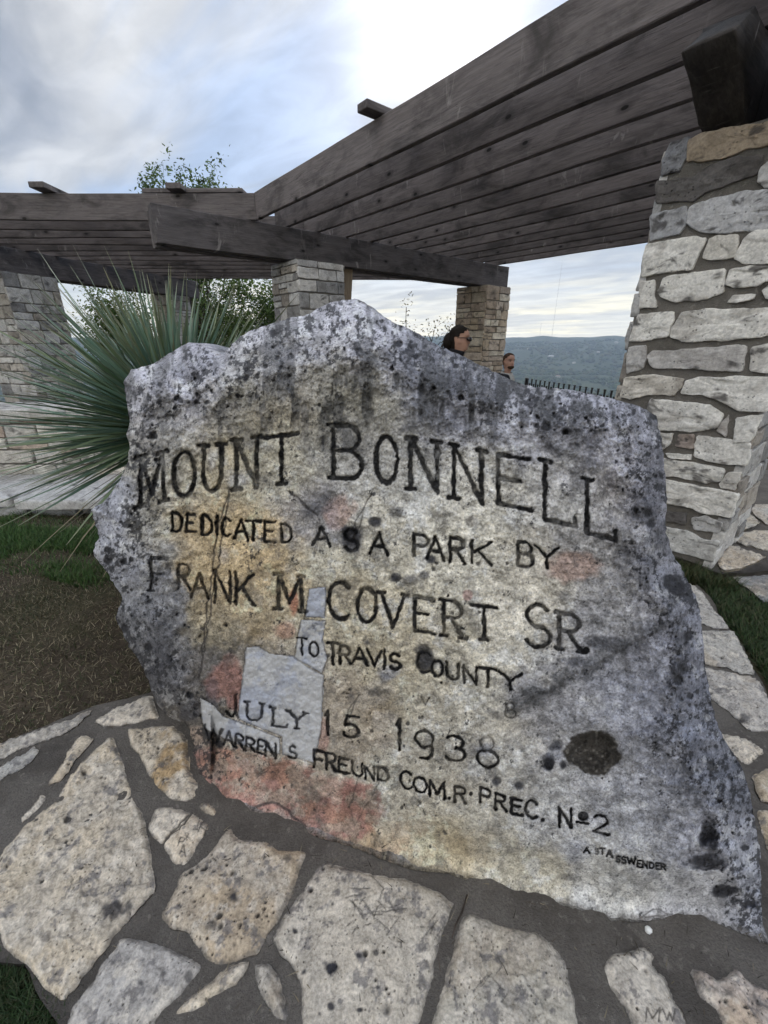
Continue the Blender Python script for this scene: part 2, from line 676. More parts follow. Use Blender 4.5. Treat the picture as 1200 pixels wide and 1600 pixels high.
M = {}
M['boulder'] = mat_stone('weathered_limestone', 0.85, 190.0, 0.8, 0.0045)
M['flag'] = mat_stone('flagstone_limestone', 0.62, 150.0, 0.85, 0.005)
M['rubble'] = mat_stone('rubble_limestone', 0.45, 70.0, 0.9, 0.010)
M['marble'] = mat_stone('pale_marble', 0.18, 260.0, 0.2, 0.001)
M['mortar'] = mat_mortar('pillar_mortar', (0.165, 0.152, 0.134), (0.225, 0.208, 0.186))
M['bed'] = mat_mortar('path_mortar', (0.116, 0.104, 0.093), (0.174, 0.158, 0.142))
M['wood'] = mat_wood('weathered_timber', (0.112, 0.097, 0.095), (0.165, 0.145, 0.142), (0.038, 0.033, 0.032))
M['beamwood'] = mat_wood('old_beam_timber', (0.100, 0.088, 0.087), (0.155, 0.139, 0.138), (0.032, 0.028, 0.028), True)
M['hewn'] = mat_wood('shaded_hewn_timber', (0.046, 0.040, 0.037), (0.085, 0.073, 0.066), (0.014, 0.012, 0.011), True)  # nearly black: weathered wood plus the beam's backlit shade put into the colour
M['tanwood'] = mat_wood('fresh_timber', (0.26, 0.20, 0.14), (0.34, 0.27, 0.19), (0.15, 0.11, 0.08), False)
M['iron'] = mat_plain('black_iron', (0.018, 0.018, 0.020), 0.5, 0.4)
M['leaf'] = mat_leaf('tree_leaves', 0.45)
M['blade'] = mat_leaf('yucca_blades', 0.12, 0.5)
M['grass'] = mat_leaf('grass_blades', 0.25, 0.6)
M['bark'] = mat_plain('bark', (0.055, 0.045, 0.038), 0.9, 0.1, 0.45, 30)
M['attr'] = mat_leaf('dry_litter', 0.1, 0.8)

# ================================================================== THE SETTING
def H(x, y):
    """height of the ground"""
    x, y = np.asarray(x, float), np.asarray(y, float)
    r = np.hypot(x, y)
    z = -0.045 - 0.5 * sstep(4.7, 6.8, y) * sstep(-3.0, 0.0, x) - 0.8 * sstep(9.0, 14.0, r)
    z = z - 106.0 * sstep(15.0, 330.0, r)
    shp = x.shape
    q = np.stack((x.ravel() / 420.0, y.ravel() / 420.0, np.zeros(x.size)), 1)
    roll = fbm(q, 4, 0.5, 3).reshape(shp)
    az = np.arctan2(x, y)
    crest = 131.0 + 8.0 * np.sin(az * 5.3 + 0.4) + 6.0 * np.sin(az * 17.0) + 4.0 * np.sin(az * 41.0 + 1.0) + 2.0 * np.sin(az * 97.0)
    z = z + crest * sstep(1050.0, 2750.0, r) + roll * 11.0 * sstep(250.0, 800.0, r)
    z = z - 70.0 * sstep(2850.0, 3350.0, r)
    near = fbm(np.stack((x.ravel() * 2.2, y.ravel() * 2.2, np.zeros(x.size)), 1), 4, 0.5, 9).reshape(shp)
    return z + near * 0.012 * sstep(14.0, 6.0, r)


def build_terrain():
    rad = np.concatenate((np.linspace(0.25, 12, 80), np.geomspace(12.4, 3380, 150)))
    NA = 560
    ang = np.arange(NA) * 2 * math.pi / NA
    X = rad[:, None] * np.sin(ang)[None]
    Y = rad[:, None] * np.cos(ang)[None]
    V = np.stack((X, Y, H(X, Y)), -1).reshape(-1, 3)
    i, j = np.meshgrid(np.arange(len(rad) - 1), np.arange(NA), indexing='ij')
    a, b_ = i * NA + j, i * NA + (j + 1) % NA
    q = np.stack((a, b_, b_ + NA, a + NA), -1).reshape(-1, 4)
    V = np.concatenate((V, [(0, 0, float(H(0.0, 0.0)))]))
    k = np.arange(NA)
    t = np.stack((np.full(NA, len(V) - 1), (k + 1) % NA, k), 1)
    me = np_mesh('ground', V, [q[:, ::-1], t[:, ::-1]])
    m, b, bs = new_mat('soil_and_woodland', 0.95, 0.1)
    p = geo_pos(b)
    n1 = b.noise(p, 2.3, 6, 0.62, 0.3)
    n2 = b.noise(p, 45, 5, 0.7)
    soil = b.mix(b.ramp(n1, 0.3, 0.7), (0.062, 0.048, 0.036), (0.098, 0.078, 0.056))
    soil = b.mix(b.math('MULTIPLY', b.ramp(n2, 0.42, 0.68), 0.6), soil, (0.028, 0.022, 0.017))
    grs = b.ramp(b.noise(b.mapping(p, (1, 1, 1), (3.1, 8.2, 0)), 1.1, 5, 0.6), 0.5, 0.66)
    soil = b.mix(b.math('MULTIPLY', grs, 0.45), soil, (0.055, 0.062, 0.028))
    w1 = b.noise(p, 0.011, 6, 0.6)
    wood = b.mix(b.ramp(w1, 0.3, 0.7), (0.030, 0.048, 0.020), (0.070, 0.085, 0.038))
    clear = b.ramp(b.noise(p, 0.006, 5, 0.65), 0.64, 0.70)
    wood = b.mix(b.math('MULTIPLY', clear, 0.7), wood, (0.20, 0.19, 0.13))
    dist = b.vmath('LENGTH', p)
    b.put(bs.inputs['Base Color'], b.mix(b.ramp(dist, 14, 60), soil, wood))
    bump(b, bs, b.math('ADD', n1, b.math('MULTIPLY', n2, 0.6)), 0.8, 0.02)
    tag(obj('ground', me, m), kind='structure')


build_terrain()


def sheet_from_outline(name, pts, z, mat, skirt=0.12, step=0.06, follow=False):
    """ground sheet filling a plan outline, with a turned-down rim"""
    poly = densify(pts, 0.10, 0.010, 5)
    P, q, cen, BE = grid_in_poly(poly, step)
    zz = np.full(len(P), z)
    if follow:
        zz = H(P[:, 0], P[:, 1]) + 0.045 + z
    zz = zz + fbm(np.concatenate((P * 7, np.zeros((len(P), 1))), 1), 5, 0.55, 21) * 0.0065
    V = np.concatenate((P, zz[:, None]), 1)
    bv = np.unique(BE)
    low = V[bv].copy()
    low[:, 2] -= skirt
    mp = {v: len(V) + k for k, v in enumerate(bv)}
    side = [(a, mp[a], mp[b_], b_) for a, b_ in BE]
    V = np.concatenate((V, low))
    return tag(obj(name, np_mesh(name, V, [q[:, ::-1], np.array(side)]), mat), kind='structure')


def px_pts(lst, z=0.0):
    return [tuple(on_z(x, y, z)[:2]) for x, y in lst]


path_outline = (px_pts([(-70, 1188), (0, 1158), (71, 1134), (147, 1104), (237, 1080)])
                + [(-1.10, 1.75), (-0.55, 2.05), (0.30, 2.2), (1.1, 2.3), (1.75, 2.38)]
                + px_pts([(1090, 913), (1101, 922), (1119, 945), (1140, 982), (1160, 1010), (1184, 1057), (1207, 1090), (1260, 1190)])
                + [(1.55, 0.2), (1.35, -0.8), (-0.2, -0.8)]
                + px_pts([(150, 1700), (118, 1625), (100, 1578), (60, 1548), (5, 1492), (-30, 1440), (-90, 1400)]))
sheet_from_outline('path', path_outline, 0.0, M['bed'], 0.12, 0.03)

floor_outline = [(1.35, 3.6), (2.22, 2.66)] + px_pts([(1124, 893), (1165, 893), (1215, 889)], 0.03) + [(3.6, 2.45), (5.4, 1.6), (6.2, 4.0),
                 (6.0, 7.0), (3.4, 11.0), (1.0, 10.2), (-1.9, 7.6), (-0.6, 5.4)]
sheet_from_outline('pavement', floor_outline, 0.03, M['bed'], 0.14, 0.08, True)


# ------------------------------------------------------------------ flagstones
CREAM, GREYST, WARM, PALE = (0.52, 0.445, 0.345), (0.37, 0.34, 0.30), (0.50, 0.40, 0.275), (0.57, 0.505, 0.42)


def flagstone(pxpoly, label, seed, base=CREAM, pit=0.4, pitsize=0.03, grey=0.35, ochre=0.25, rough=1.0,
              z=0.0, top=0.013, step=2.0, marks=(), crack=None, smooth=1, stains=()):
    poly_px = roughen(densify(smooth_poly(pxpoly, smooth), 3.5), 3.6, 26.0, seed)
    P, q, cen, BE = grid_in_poly(poly_px, step)
    W = on_z(P[:, 0], P[:, 1], z)
    x, y = W[:, 0], W[:, 1]
    edge = coarse_dist(P, poly_px, step=4.0) / 520.0
    # local scale: pixels are smaller on the ground farther off
    sc = np.clip(np.hypot(x, y) / 1.0, 0.7, 4.0)
    edge = edge * sc
    e = np.clip(edge / 0.022, 0, 1)
    h = top * np.sqrt(np.clip(1 - (1 - e) ** 2, 0, 1)) - 0.006 * (1 - e)
    flat = sstep(0.0, 0.03, edge)
    h += flat * rough * (fbm(p3(x, y, 9), 4, 0.55, seed) * 0.0050 + fbm(p3(x, y, 45), 3, 0.6, seed + 5) * 0.0036)
    lay = fbm(p3(x, y, 14, 1.0, 0.6), 3, 0.55, seed + 9)
    h += rough * 0.0042 * sstep(0.0, 0.10, lay) * flat
    dens = sstep(-0.1, 0.45, fbm(p3(x, y, 5), 3, 0.5, seed + 2))
    pits = np.maximum(worley(x, y, pitsize * 1.6, seed, pit, 0.10, 0.34), 0.9 * worley(x, y, pitsize * 0.55, seed + 3, pit * 0.8, 0.12, 0.42))
    pits = pits * (0.25 + 0.75 * dens)
    h -= sstep(0.05, 0.6, pits) * 0.009 * (pitsize / 0.03)
    col = np.tile(np.array(base), (len(P), 1))
    col = lerp(col, np.array(GREYST), grey * sstep(-0.15, 0.35, fbm(p3(x, y, 6), 4, 0.55, seed + 7)))
    col = lerp(col, np.array((0.40, 0.28, 0.15)), ochre * sstep(0.1, 0.5, fbm(p3(x, y, 5), 3, 0.5, seed + 8)))
    col = lerp(col, np.array((0.60, 0.545, 0.47)), 0.55 * sstep(0.1, 0.5, fbm(p3(x, y, 24), 4, 0.6, seed + 4)))
    col = lerp(col, np.array((0.16, 0.15, 0.15)), 0.75 * sstep(0.22, 0.55, fbm(p3(x, y, 30), 5, 0.7, seed + 6)))
    col = lerp(col, np.array((0.035, 0.032, 0.03)), 0.92 * sstep(0.12, 0.5, pits))
    col = lerp(col, np.array((0.10, 0.092, 0.085)), 0.65 * sstep(0.012, 0.0, edge + 0.006 * fbm(p3(x, y, 40), 3, 0.6, seed + 12)))
    for sx, sy, sr, sa in stains:
        d = np.hypot(P[:, 0] - sx, P[:, 1] - sy) / sr + 0.5 * fbm(p3(x, y, 40), 3, 0.5, seed)
        col = lerp(col, np.array((0.035, 0.034, 0.04)), sa * sstep(1.0, 0.35, d))
    if crack is not None:
        d = poly_dist(P, densify(crack, 6, 1.0, seed), False)
        h -= 0.006 * sstep(2.6, 0.6, d)
        col = lerp(col, np.array((0.05, 0.045, 0.04)), 0.85 * sstep(2.4, 0.8, d))
    for line, w in marks:
        d = poly_dist(P, np.array(line), False)
        h -= 0.003 * sstep(w, w * 0.3, d)
        col = lerp(col, np.array((0.11, 0.10, 0.09)), 0.75 * sstep(w, w * 0.4, d))
    c0 = np.array((x.mean(), y.mean(), z))
    V = np.stack((x, y, z + h), 1) - c0
    bv = np.unique(BE)
    low = V[bv].copy()
    low[:, 2] = -0.05
    mp = {v: len(V) + k for k, v in enumerate(bv)}
    side = np.array([(a, mp[a], mp[b_], b_) for a, b_ in BE])
    V = np.concatenate((V, low))
    col = np.concatenate((col, col[bv] * 0.8))
    o = obj('flagstone', np_mesh('flagstone', V, [q[:, ::-1], side], col), M['flag'])
    o.location = c0
    return tag(o, label, 'flagstone', 'flagstones set in mortar')


def scratch(cx, cy, n, seed, sx=30, sy=25):
    r = random.Random(seed)
    out = []
    for _ in range(n):
        x, y = cx + r.uniform(-sx, sx), cy + r.uniform(-sy, sy)
        a = r.choice((0.9, 1.05, -0.9, 0.15)) + r.uniform(-.2, .2)
        L = r.uniform(10, 34)
        out.append((((x, y), (x - L * math.cos(a), y + L * math.sin(a))), 1.3))
    return out


def build_flagstones():
    f = flagstone
    f([(173, 1152), (183, 1163), (200, 1217), (217, 1263), (229, 1301), (240, 1351), (244, 1390), (212, 1422), (190, 1451), (167, 1480),
       (125, 1534), (98, 1567), (67, 1542), (46, 1509), (8, 1484), (-8, 1447), (-14, 1390), (0, 1338), (42, 1288), (83, 1255), (112, 1213), (142, 1180)],
      'largest flagstone, a rough cream triangular slab with a dark smudge near its right tip', 31, pit=0.12, grey=0.45, ochre=0.1, rough=1.7,
      stains=((180, 1425, 26, .85), (75, 1470, 14, .6)))
    f([(198, 1142), (233, 1136), (271, 1134), (287, 1147), (294, 1167), (294, 1201), (312, 1226), (306, 1247), (292, 1255), (267, 1251), (250, 1236), (231, 1209), (221, 1184), (204, 1163)],
      'pitted flagstone with an orange stain touching the lower left corner of the boulder', 32, pit=0.5, pitsize=0.022, ochre=0.9, rough=1.4, stains=((262, 1195, 16, .4),))
    f([(144, 1130), (167, 1113), (237, 1085), (252, 1124), (208, 1134), (167, 1136)],
      'pale wedge of flagstone between the bare soil and the left foot of the boulder', 33, base=PALE, pit=0.15, ochre=0.3)
    f([(-40, 1178), (0, 1163), (71, 1138), (147, 1110), (140, 1121), (104, 1147), (50, 1165), (0, 1190), (-40, 1200)],
      'long thin grey flagstone along the soil edge at far left', 34, base=GREYST, pit=0.05, grey=0.6, rough=1.5)
    f([(-40, 1225), (0, 1201), (54, 1165), (67, 1174), (33, 1201), (0, 1222), (-40, 1245)],
      'narrow grey flagstone just inside the thin one along the soil edge', 35, base=(0.36, 0.35, 0.33), pit=0.05, grey=0.4)
    f([(125, 1151), (152, 1153), (121, 1188), (92, 1224), (75, 1230), (83, 1213), (104, 1180)],
      'narrow cream flagstone strip beside the upper left side of the largest slab', 36, pit=0.2)
    f([(67, 1242), (77, 1247), (50, 1276), (31, 1290), (37, 1276)],
      'small sliver of pale flagstone left of the largest slab', 37, base=PALE, pit=0.05, step=1.5)
    jh = [((312, 1284), (309, 1300), (303, 1300)), ((317, 1287), (311, 1303)), ((325, 1291), (319, 1307)), ((314, 1295), (322, 1299)),
          ((284, 1312), (279, 1325)), ((284, 1312), (290, 1314), (288, 1319), (281, 1319)), ((291, 1309), (297, 1313)), ((296, 1307), (292, 1315)),
          ((282, 1338), (288, 1324), (291, 1341)), ((284, 1333), (290, 1335))]
    f([(242, 1263), (262, 1259), (300, 1274), (333, 1286), (321, 1309), (292, 1355), (275, 1351), (254, 1326), (233, 1297), (235, 1280)],
      'cracked flagstone with the letters JH and PA scratched into it', 38, base=PALE, pit=0.08, rough=0.7, step=1.3,
      marks=[(l, 1.5) for l in jh], crack=[(300, 1272), (290, 1292), (270, 1305), (254, 1322)])
    f([(308, 1259), (325, 1251), (342, 1267), (335, 1280), (319, 1272)],
      'smallest knobbly flagstone chip tucked against the boulder foot', 39, pit=0.3, pitsize=0.015, step=1.5)
    f([(360, 1290), (369, 1309), (387, 1315), (417, 1313), (433, 1330), (458, 1328), (479, 1332), (477, 1351), (462, 1388), (446, 1422), (421, 1459),
       (402, 1492), (383, 1497), (340, 1513), (325, 1501), (308, 1480), (292, 1457), (267, 1451), (252, 1430), (271, 1401), (283, 1367), (312, 1347), (329, 1330)],
      'warm cream flagstone full of dark holes with a blue black spot in its middle', 40, base=(0.44, 0.375, 0.295), pit=0.5, pitsize=0.028, ochre=0.35,
      stains=((366, 1406, 13, .95), (331, 1450, 12, .7), (450, 1345, 9, .6)))
    f([(190, 1465), (225, 1470), (250, 1476), (283, 1492), (319, 1509), (308, 1530), (292, 1547), (267, 1572), (242, 1600), (225, 1640), (104, 1640), (108, 1580), (137, 1542), (167, 1501)],
      'blue grey flagstone at the lower left between the grass corner and thin slivers', 41, base=(0.40, 0.375, 0.35), pit=0.3, grey=0.5, ochre=0.05,
      stains=((298, 1526, 10, .7), (222, 1542, 8, .8)))
    f([(271, 1590), (275, 1576), (300, 1551), (333, 1530), (358, 1509), (390, 1499), (387, 1513), (367, 1538), (342, 1555), (308, 1584)],
      'thin curved flagstone sliver below the flagstone full of holes', 42, pit=0.25, pitsize=0.018, rough=1.3)
    f([(398, 1507), (417, 1505), (433, 1522), (442, 1551), (454, 1580), (452, 1596), (433, 1590), (412, 1559), (400, 1534)],
      'small ragged upright flagstone sliver left of the scratched square slab', 43, base=GREYST, pit=0.25, pitsize=0.015, rough=1.6)
    f([(500, 1350), (512, 1346), (550, 1358), (587, 1369), (633, 1375), (667, 1387), (692, 1396), (712, 1410), (706, 1429), (694, 1454), (687, 1487),
       (675, 1525), (667, 1558), (654, 1600), (640, 1650), (480, 1650), (473, 1600), (471, 1537), (458, 1517), (437, 1492), (425, 1467), (437, 1446), (454, 1417), (479, 1379)],
      'big square pale flagstone with black holes and scratched graffiti, bottom centre', 44, base=(0.49, 0.44, 0.37), pit=0.3, pitsize=0.04, ochre=0.05, rough=0.7,
      marks=scratch(590, 1425, 22, 3, 45, 35) + scratch(690, 1440, 6, 5, 12, 14) + [(((622, 1474), (632, 1476)), 1.6), (((627, 1475), (626, 1484)), 1.6)],
      stains=((518, 1520, 11, 1), (485, 1421, 4, .95), (520, 1418, 5, .9), (462, 1459, 5, .95), (476, 1523, 7, .95), (516, 1576, 8, .95), (563, 1582, 6, .95), (561, 1498, 6, .95), (587, 1492, 6, .8), (590, 1547, 4, .9), (500, 1588, 5, .9)))
    f([(729, 1425), (746, 1429), (775, 1442), (804, 1450), (842, 1458), (862, 1475), (879, 1496), (892, 1525), (898, 1567), (905, 1610), (910, 1650),
       (665, 1650), (675, 1600), (687, 1558), (696, 1517), (710, 1471)],
      'grey and tan domed flagstone right of the scratched square slab', 45, base=(0.42, 0.385, 0.325), pit=0.15, pitsize=0.03, grey=0.8, ochre=0.15, rough=1.2,
      marks=scratch(770, 1530, 7, 9, 30, 25), stains=((855, 1556, 10, .6), (829, 1478, 3, .8), (845, 1478, 3, .7)))
    mw = [((1007, 1600), (1009, 1577), (1018, 1594), (1029, 1578), (1027, 1600)), ((1033, 1580), (1040, 1598), (1044, 1585), (1049, 1598), (1053, 1579))]
    f([(941, 1509), (951, 1491), (976, 1488), (1004, 1481), (1021, 1495), (1018, 1505), (1032, 1526), (1050, 1554), (1063, 1575), (1076, 1605), (1090, 1650), (995, 1650), (986, 1600), (976, 1575), (958, 1558), (944, 1533)],
      'smooth pale flagstone with the letters MW carved at the bottom edge', 46, base=(0.49, 0.445, 0.385), pit=0.05, ochre=0.05, rough=0.7, step=1.5,
      marks=[(l, 1.8) for l in mw], stains=((962, 1533, 4, .6),))
    f([(1077, 1516), (1105, 1519), (1123, 1530), (1144, 1512), (1161, 1523), (1182, 1540), (1210, 1558), (1240, 1620), (1140, 1620), (1116, 1575), (1091, 1558)],
      'pinkish jagged flagstone in the bottom right corner', 47, base=(0.43, 0.36, 0.31), pit=0.45, pitsize=0.022, ochre=0.3, rough=1.8)
    f([(1060, 905), (1087, 918), (1099, 927), (1114, 951), (1131, 975), (1138, 985), (1117, 985), (1095, 975), (1060, 960)],
      'flat flagstone at the grass edge nearest the stone pillar', 48, base=(0.42, 0.395, 0.36), pit=0.05, rough=1.2, step=1.5)
    f([(1070, 980), (1104, 985), (1142, 987), (1155, 1006), (1169, 1033), (1179, 1056), (1152, 1052), (1110, 1039), (1070, 1035)],
      'middle flagstone of three along the right hand grass edge', 49, base=(0.43, 0.405, 0.365), pit=0.12, rough=1.3, step=1.5)
    f([(1080, 1040), (1107, 1044), (1145, 1054), (1183, 1061), (1200, 1095), (1215, 1145), (1172, 1143), (1142, 1119), (1117, 1095), (1085, 1080)],
      'lowest and widest flagstone along the right hand grass edge', 50, base=(0.42, 0.39, 0.355), pit=0.25, rough=1.6, step=1.6, stains=((1160, 1125, 14, .7),))
    f([(1110, 1140), (1128, 1147), (1152, 1150), (1176, 1161), (1195, 1176), (1183, 1188), (1167, 1198), (1148, 1181), (1115, 1165)],
      'ragged white flagstone beside the right foot of the boulder', 51, base=PALE, pit=0.15, rough=1.8, step=1.5)
    f([(1172, 1212), (1202, 1200), (1240, 1215), (1240, 1262), (1192, 1254), (1180, 1235)],
      'yellowish flagstone at the right border beside the boulder, upper one', 52, base=WARM, pit=0.1, step=1.6)
    f([(1183, 1262), (1240, 1274), (1240, 1335), (1200, 1330), (1190, 1300)],
      'yellowish flagstone at the right border beside the boulder, lower one', 53, base=WARM, pit=0.1, step=1.6)
    f([(1120, 878), (1134, 856), (1150, 852), (1162, 859), (1186, 868), (1198, 872), (1188, 878), (1174, 883), (1156, 889), (1130, 890)],
      'chipped pale flagstone at the edge of the pergola floor beside the pillar foot', 54, base=PALE, pit=0.15, rough=1.6, z=0.03, step=1.3)
    f([(1138, 836), (1154, 832), (1174, 834), (1200, 830), (1232, 832), (1232, 866), (1200, 863), (1170, 856), (1150, 848)],
      'bright smooth oval flagstone on the pergola floor behind the chipped edge stone', 55, base=(0.55, 0.50, 0.42), pit=0.02, z=0.03, step=1.3)
    f([(1142, 802), (1158, 796), (1174, 804), (1190, 818), (1178, 822), (1162, 830), (1140, 830)],
      'flagstone on the pergola floor close to the right side of the pillar', 56, base=(0.46, 0.43, 0.37), pit=0.05, z=0.03, step=1.3)
    f([(1172, 796), (1180, 789), (1210, 788), (1235, 800), (1230, 824), (1202, 822), (1180, 806)],
      'rounded flagstone at the right border on the pergola floor in the shade', 57, base=(0.46, 0.44, 0.40), pit=0.05, z=0.03, step=1.3)
    f([(1138, 898), (1170, 896), (1200, 894), (1235, 900), (1235, 948), (1196, 944), (1176, 926), (1150, 910)],
      'low grey flagstone step in front of the pergola floor', 58, base=(0.25, 0.25, 0.25), pit=0.05, grey=0.5, z=-0.02, step=1.3)


build_flagstones()


# ------------------------------------------------------------------ masonry
def stone_block(mb, poly, O, U, Wv, N, height, seed, col, rings=6, dens=0.03, amp=1.0, grow=1.0, ragged=0.004):
    """one rough faced stone; poly in (u,w) metres on the face plane"""
    P = roughen(densify(smooth_poly(poly, 1, 0.07), dens), ragged, 0.05, seed % 97)
    n = len(P)
    c = P.mean(0)
    P = c + (P - c) * grow
    prof = [(1.0, -0.03 / max(height, 1e-3)), (0.998, 0.55), (0.988, 0.92), (0.96, 1.0)]
    k = rings
    for i in range(k):
        s = 0.82 * (1 - i / k)
        prof.append((s + 0.02, 1.0))
    V, hh = [], []
    for s, h in prof:
        V.append(c + (P - c) * s)
        hh.append(np.full(n, h * height))
    V = np.concatenate(V + [c[None]])
    hh = np.concatenate(hh + [np.array([height])])
    q3 = np.stack((V[:, 0] * 1.0 + seed * 3.1, V[:, 1] * 1.0, np.zeros(len(V))), 1)
    nz = fbm(q3 * 9, 4, 0.55, seed % 50) * 0.5 + fbm(q3 * 34, 3, 0.6, seed % 50 + 3) * 0.28
    shelf = sstep(0.02, 0.10, fbm(q3 * np.array((5, 13, 1)), 3, 0.5, seed % 41)) - 0.5
    hh = hh + np.where(hh > 0, 1, 0) * amp * height * (0.45 * nz + 0.28 * shelf)
    X = O + V[:, :1] * U + V[:, 1:2] * Wv + hh[:, None] * N
    m = len(prof)
    i, j = np.meshgrid(np.arange(m - 1), np.arange(n), indexing='ij')
    a, b_ = i * n + j, i * n + (j + 1) % n
    q = np.stack((a, b_, b_ + n, a + n), -1).reshape(-1, 4)
    jj = np.arange(n)
    t = np.stack(((m - 1) * n + jj, (m - 1) * n + (jj + 1) % n, np.full(n, m * n)), 1)
    cc = np.tile(np.array(col), (len(V), 1))
    tone = fbm(q3 * 7, 4, 0.6, seed % 37)
    cc = lerp(cc, cc * np.array((0.68, 0.665, 0.655)), 0.8 * sstep(0.05, 0.5, tone))
    cc = lerp(cc, np.array((0.055, 0.05, 0.048)), 0.8 * sstep(0.42, 0.75, fbm(q3 * np.array((10, 16, 1)), 4, 0.65, seed % 29 + 11)))
    if np.cross(U, Wv) @ N < 0:
        q, t = q[:, ::-1], t[:, ::-1]
    # make the outline run counter-clockwise
    area = 0.5 * np.sum(P[:, 0] * np.roll(P[:, 1], -1) - np.roll(P[:, 0], -1) * P[:, 1])
    if area < 0:
        q, t = q[:, ::-1], t[:, ::-1]
    mb.add(X, q, t, cc)


STONE_COLS = [(0.56, 0.545, 0.52), (0.52, 0.505, 0.485), (0.42, 0.41, 0.40), (0.58, 0.56, 0.53), (0.46, 0.42, 0.37), (0.28, 0.275, 0.27), (0.54, 0.53, 0.515), (0.34, 0.31, 0.275)]


def coursed_face(mb, O, U, N, width, z0, z1, seed, hmin=0.10, hmax=0.24, lmin=0.16, lmax=0.46, joint=0.009, proud=0.018, cols=None, rings=2, dens=0.045):
    r = random.Random(seed)
    Zv = np.array((0, 0, 1.0))
    z = z0
    k = 0
    while z < z1 - 0.03:
        h = min(r.uniform(hmin, hmax), z1 - z)
        if z1 - z - h < 0.06:
            h = z1 - z
        u = -0.012
        while u < width - 0.02:
            L = r.uniform(lmin, lmax)
            if width + 0.012 - u - L < lmin * 0.8:
                L = width + 0.012 - u
            j = lambda: r.uniform(-joint, joint) * 0.7
            split = r.random() < 0.12 and h > 0.12
            parts = [(z, h)] if not split else [(z, h * 0.5), (z + h * 0.5, h * 0.5)]
            for pz, ph in parts:
                a, b_, c, d = u + joint, u + L - joint, pz + joint, pz + ph - joint
                poly = [(a + j(), c + j()), ((a + b_) / 2, c + j()), (b_ + j(), c + j()), (b_ + j(), (c + d) / 2), (b_ + j(), d + j()), ((a + b_) / 2, d + j()), (a + j(), d + j()), (a + j(), (c + d) / 2)]
                cc = np.array(r.choice(cols or STONE_COLS)) * r.uniform(0.82, 1.1)
                stone_block(mb, poly, O, U, Zv, N, proud * r.uniform(0.75, 1.5), seed * 131 + k, cc, rings, dens)
                k += 1
            u += L
        z += h


def face_frames(cx, cy, ang, w):
    """four faces of a square pillar: origin, direction along, outward normal"""
    out = []
    for k in range(4):
        a = ang + k * math.pi / 2
        U = np.array((math.cos(a), math.sin(a), 0))
        N = np.array((math.sin(a), -math.cos(a), 0))
        out.append((np.array((cx, cy, 0)) + N * w / 2 - U * w / 2, U, N))
    return out


pergola = empty('pergola', (0, 0, 0))
tag(pergola, 'weathered timber pergola with deep rafters on rough stone pillars behind the boulder', 'pergola')
A_DIR = np.array((-math.sin(R(39.8)), math.cos(R(39.8)), 0))     # along the rafters of the right wing
B_DIR = np.array((math.cos(R(39.8)), math.sin(R(39.8)), 0))      # along its beams
ANG_B = R(39.8)
Z_PIL, Z_BEAM, Z_TOP = 2.62, 3.03, 3.33


def pillar(cx, cy, ang, w, z0, z1, seed, skip=()):
    root = empty('stone_pillar', (0, 0, 0))
    root.parent = pergola
    core = MB()
    mt = Matrix.Translation((cx, cy, 0)) @ Matrix.Rotation(ang, 4, 'Z')
    core.box((-w / 2, -w / 2, z0), (w / 2, w / 2, z1 - 0.004), mt)
    core.build('mortar_core', M['mortar'], root, False)
    mb = MB()
    for k, (O, U, N) in enumerate(face_frames(cx, cy, ang, w)):
        if k in skip:
            continue
        coursed_face(mb, O, U, N, w, z0, z1 - 0.006, seed + k)
    return root, mb


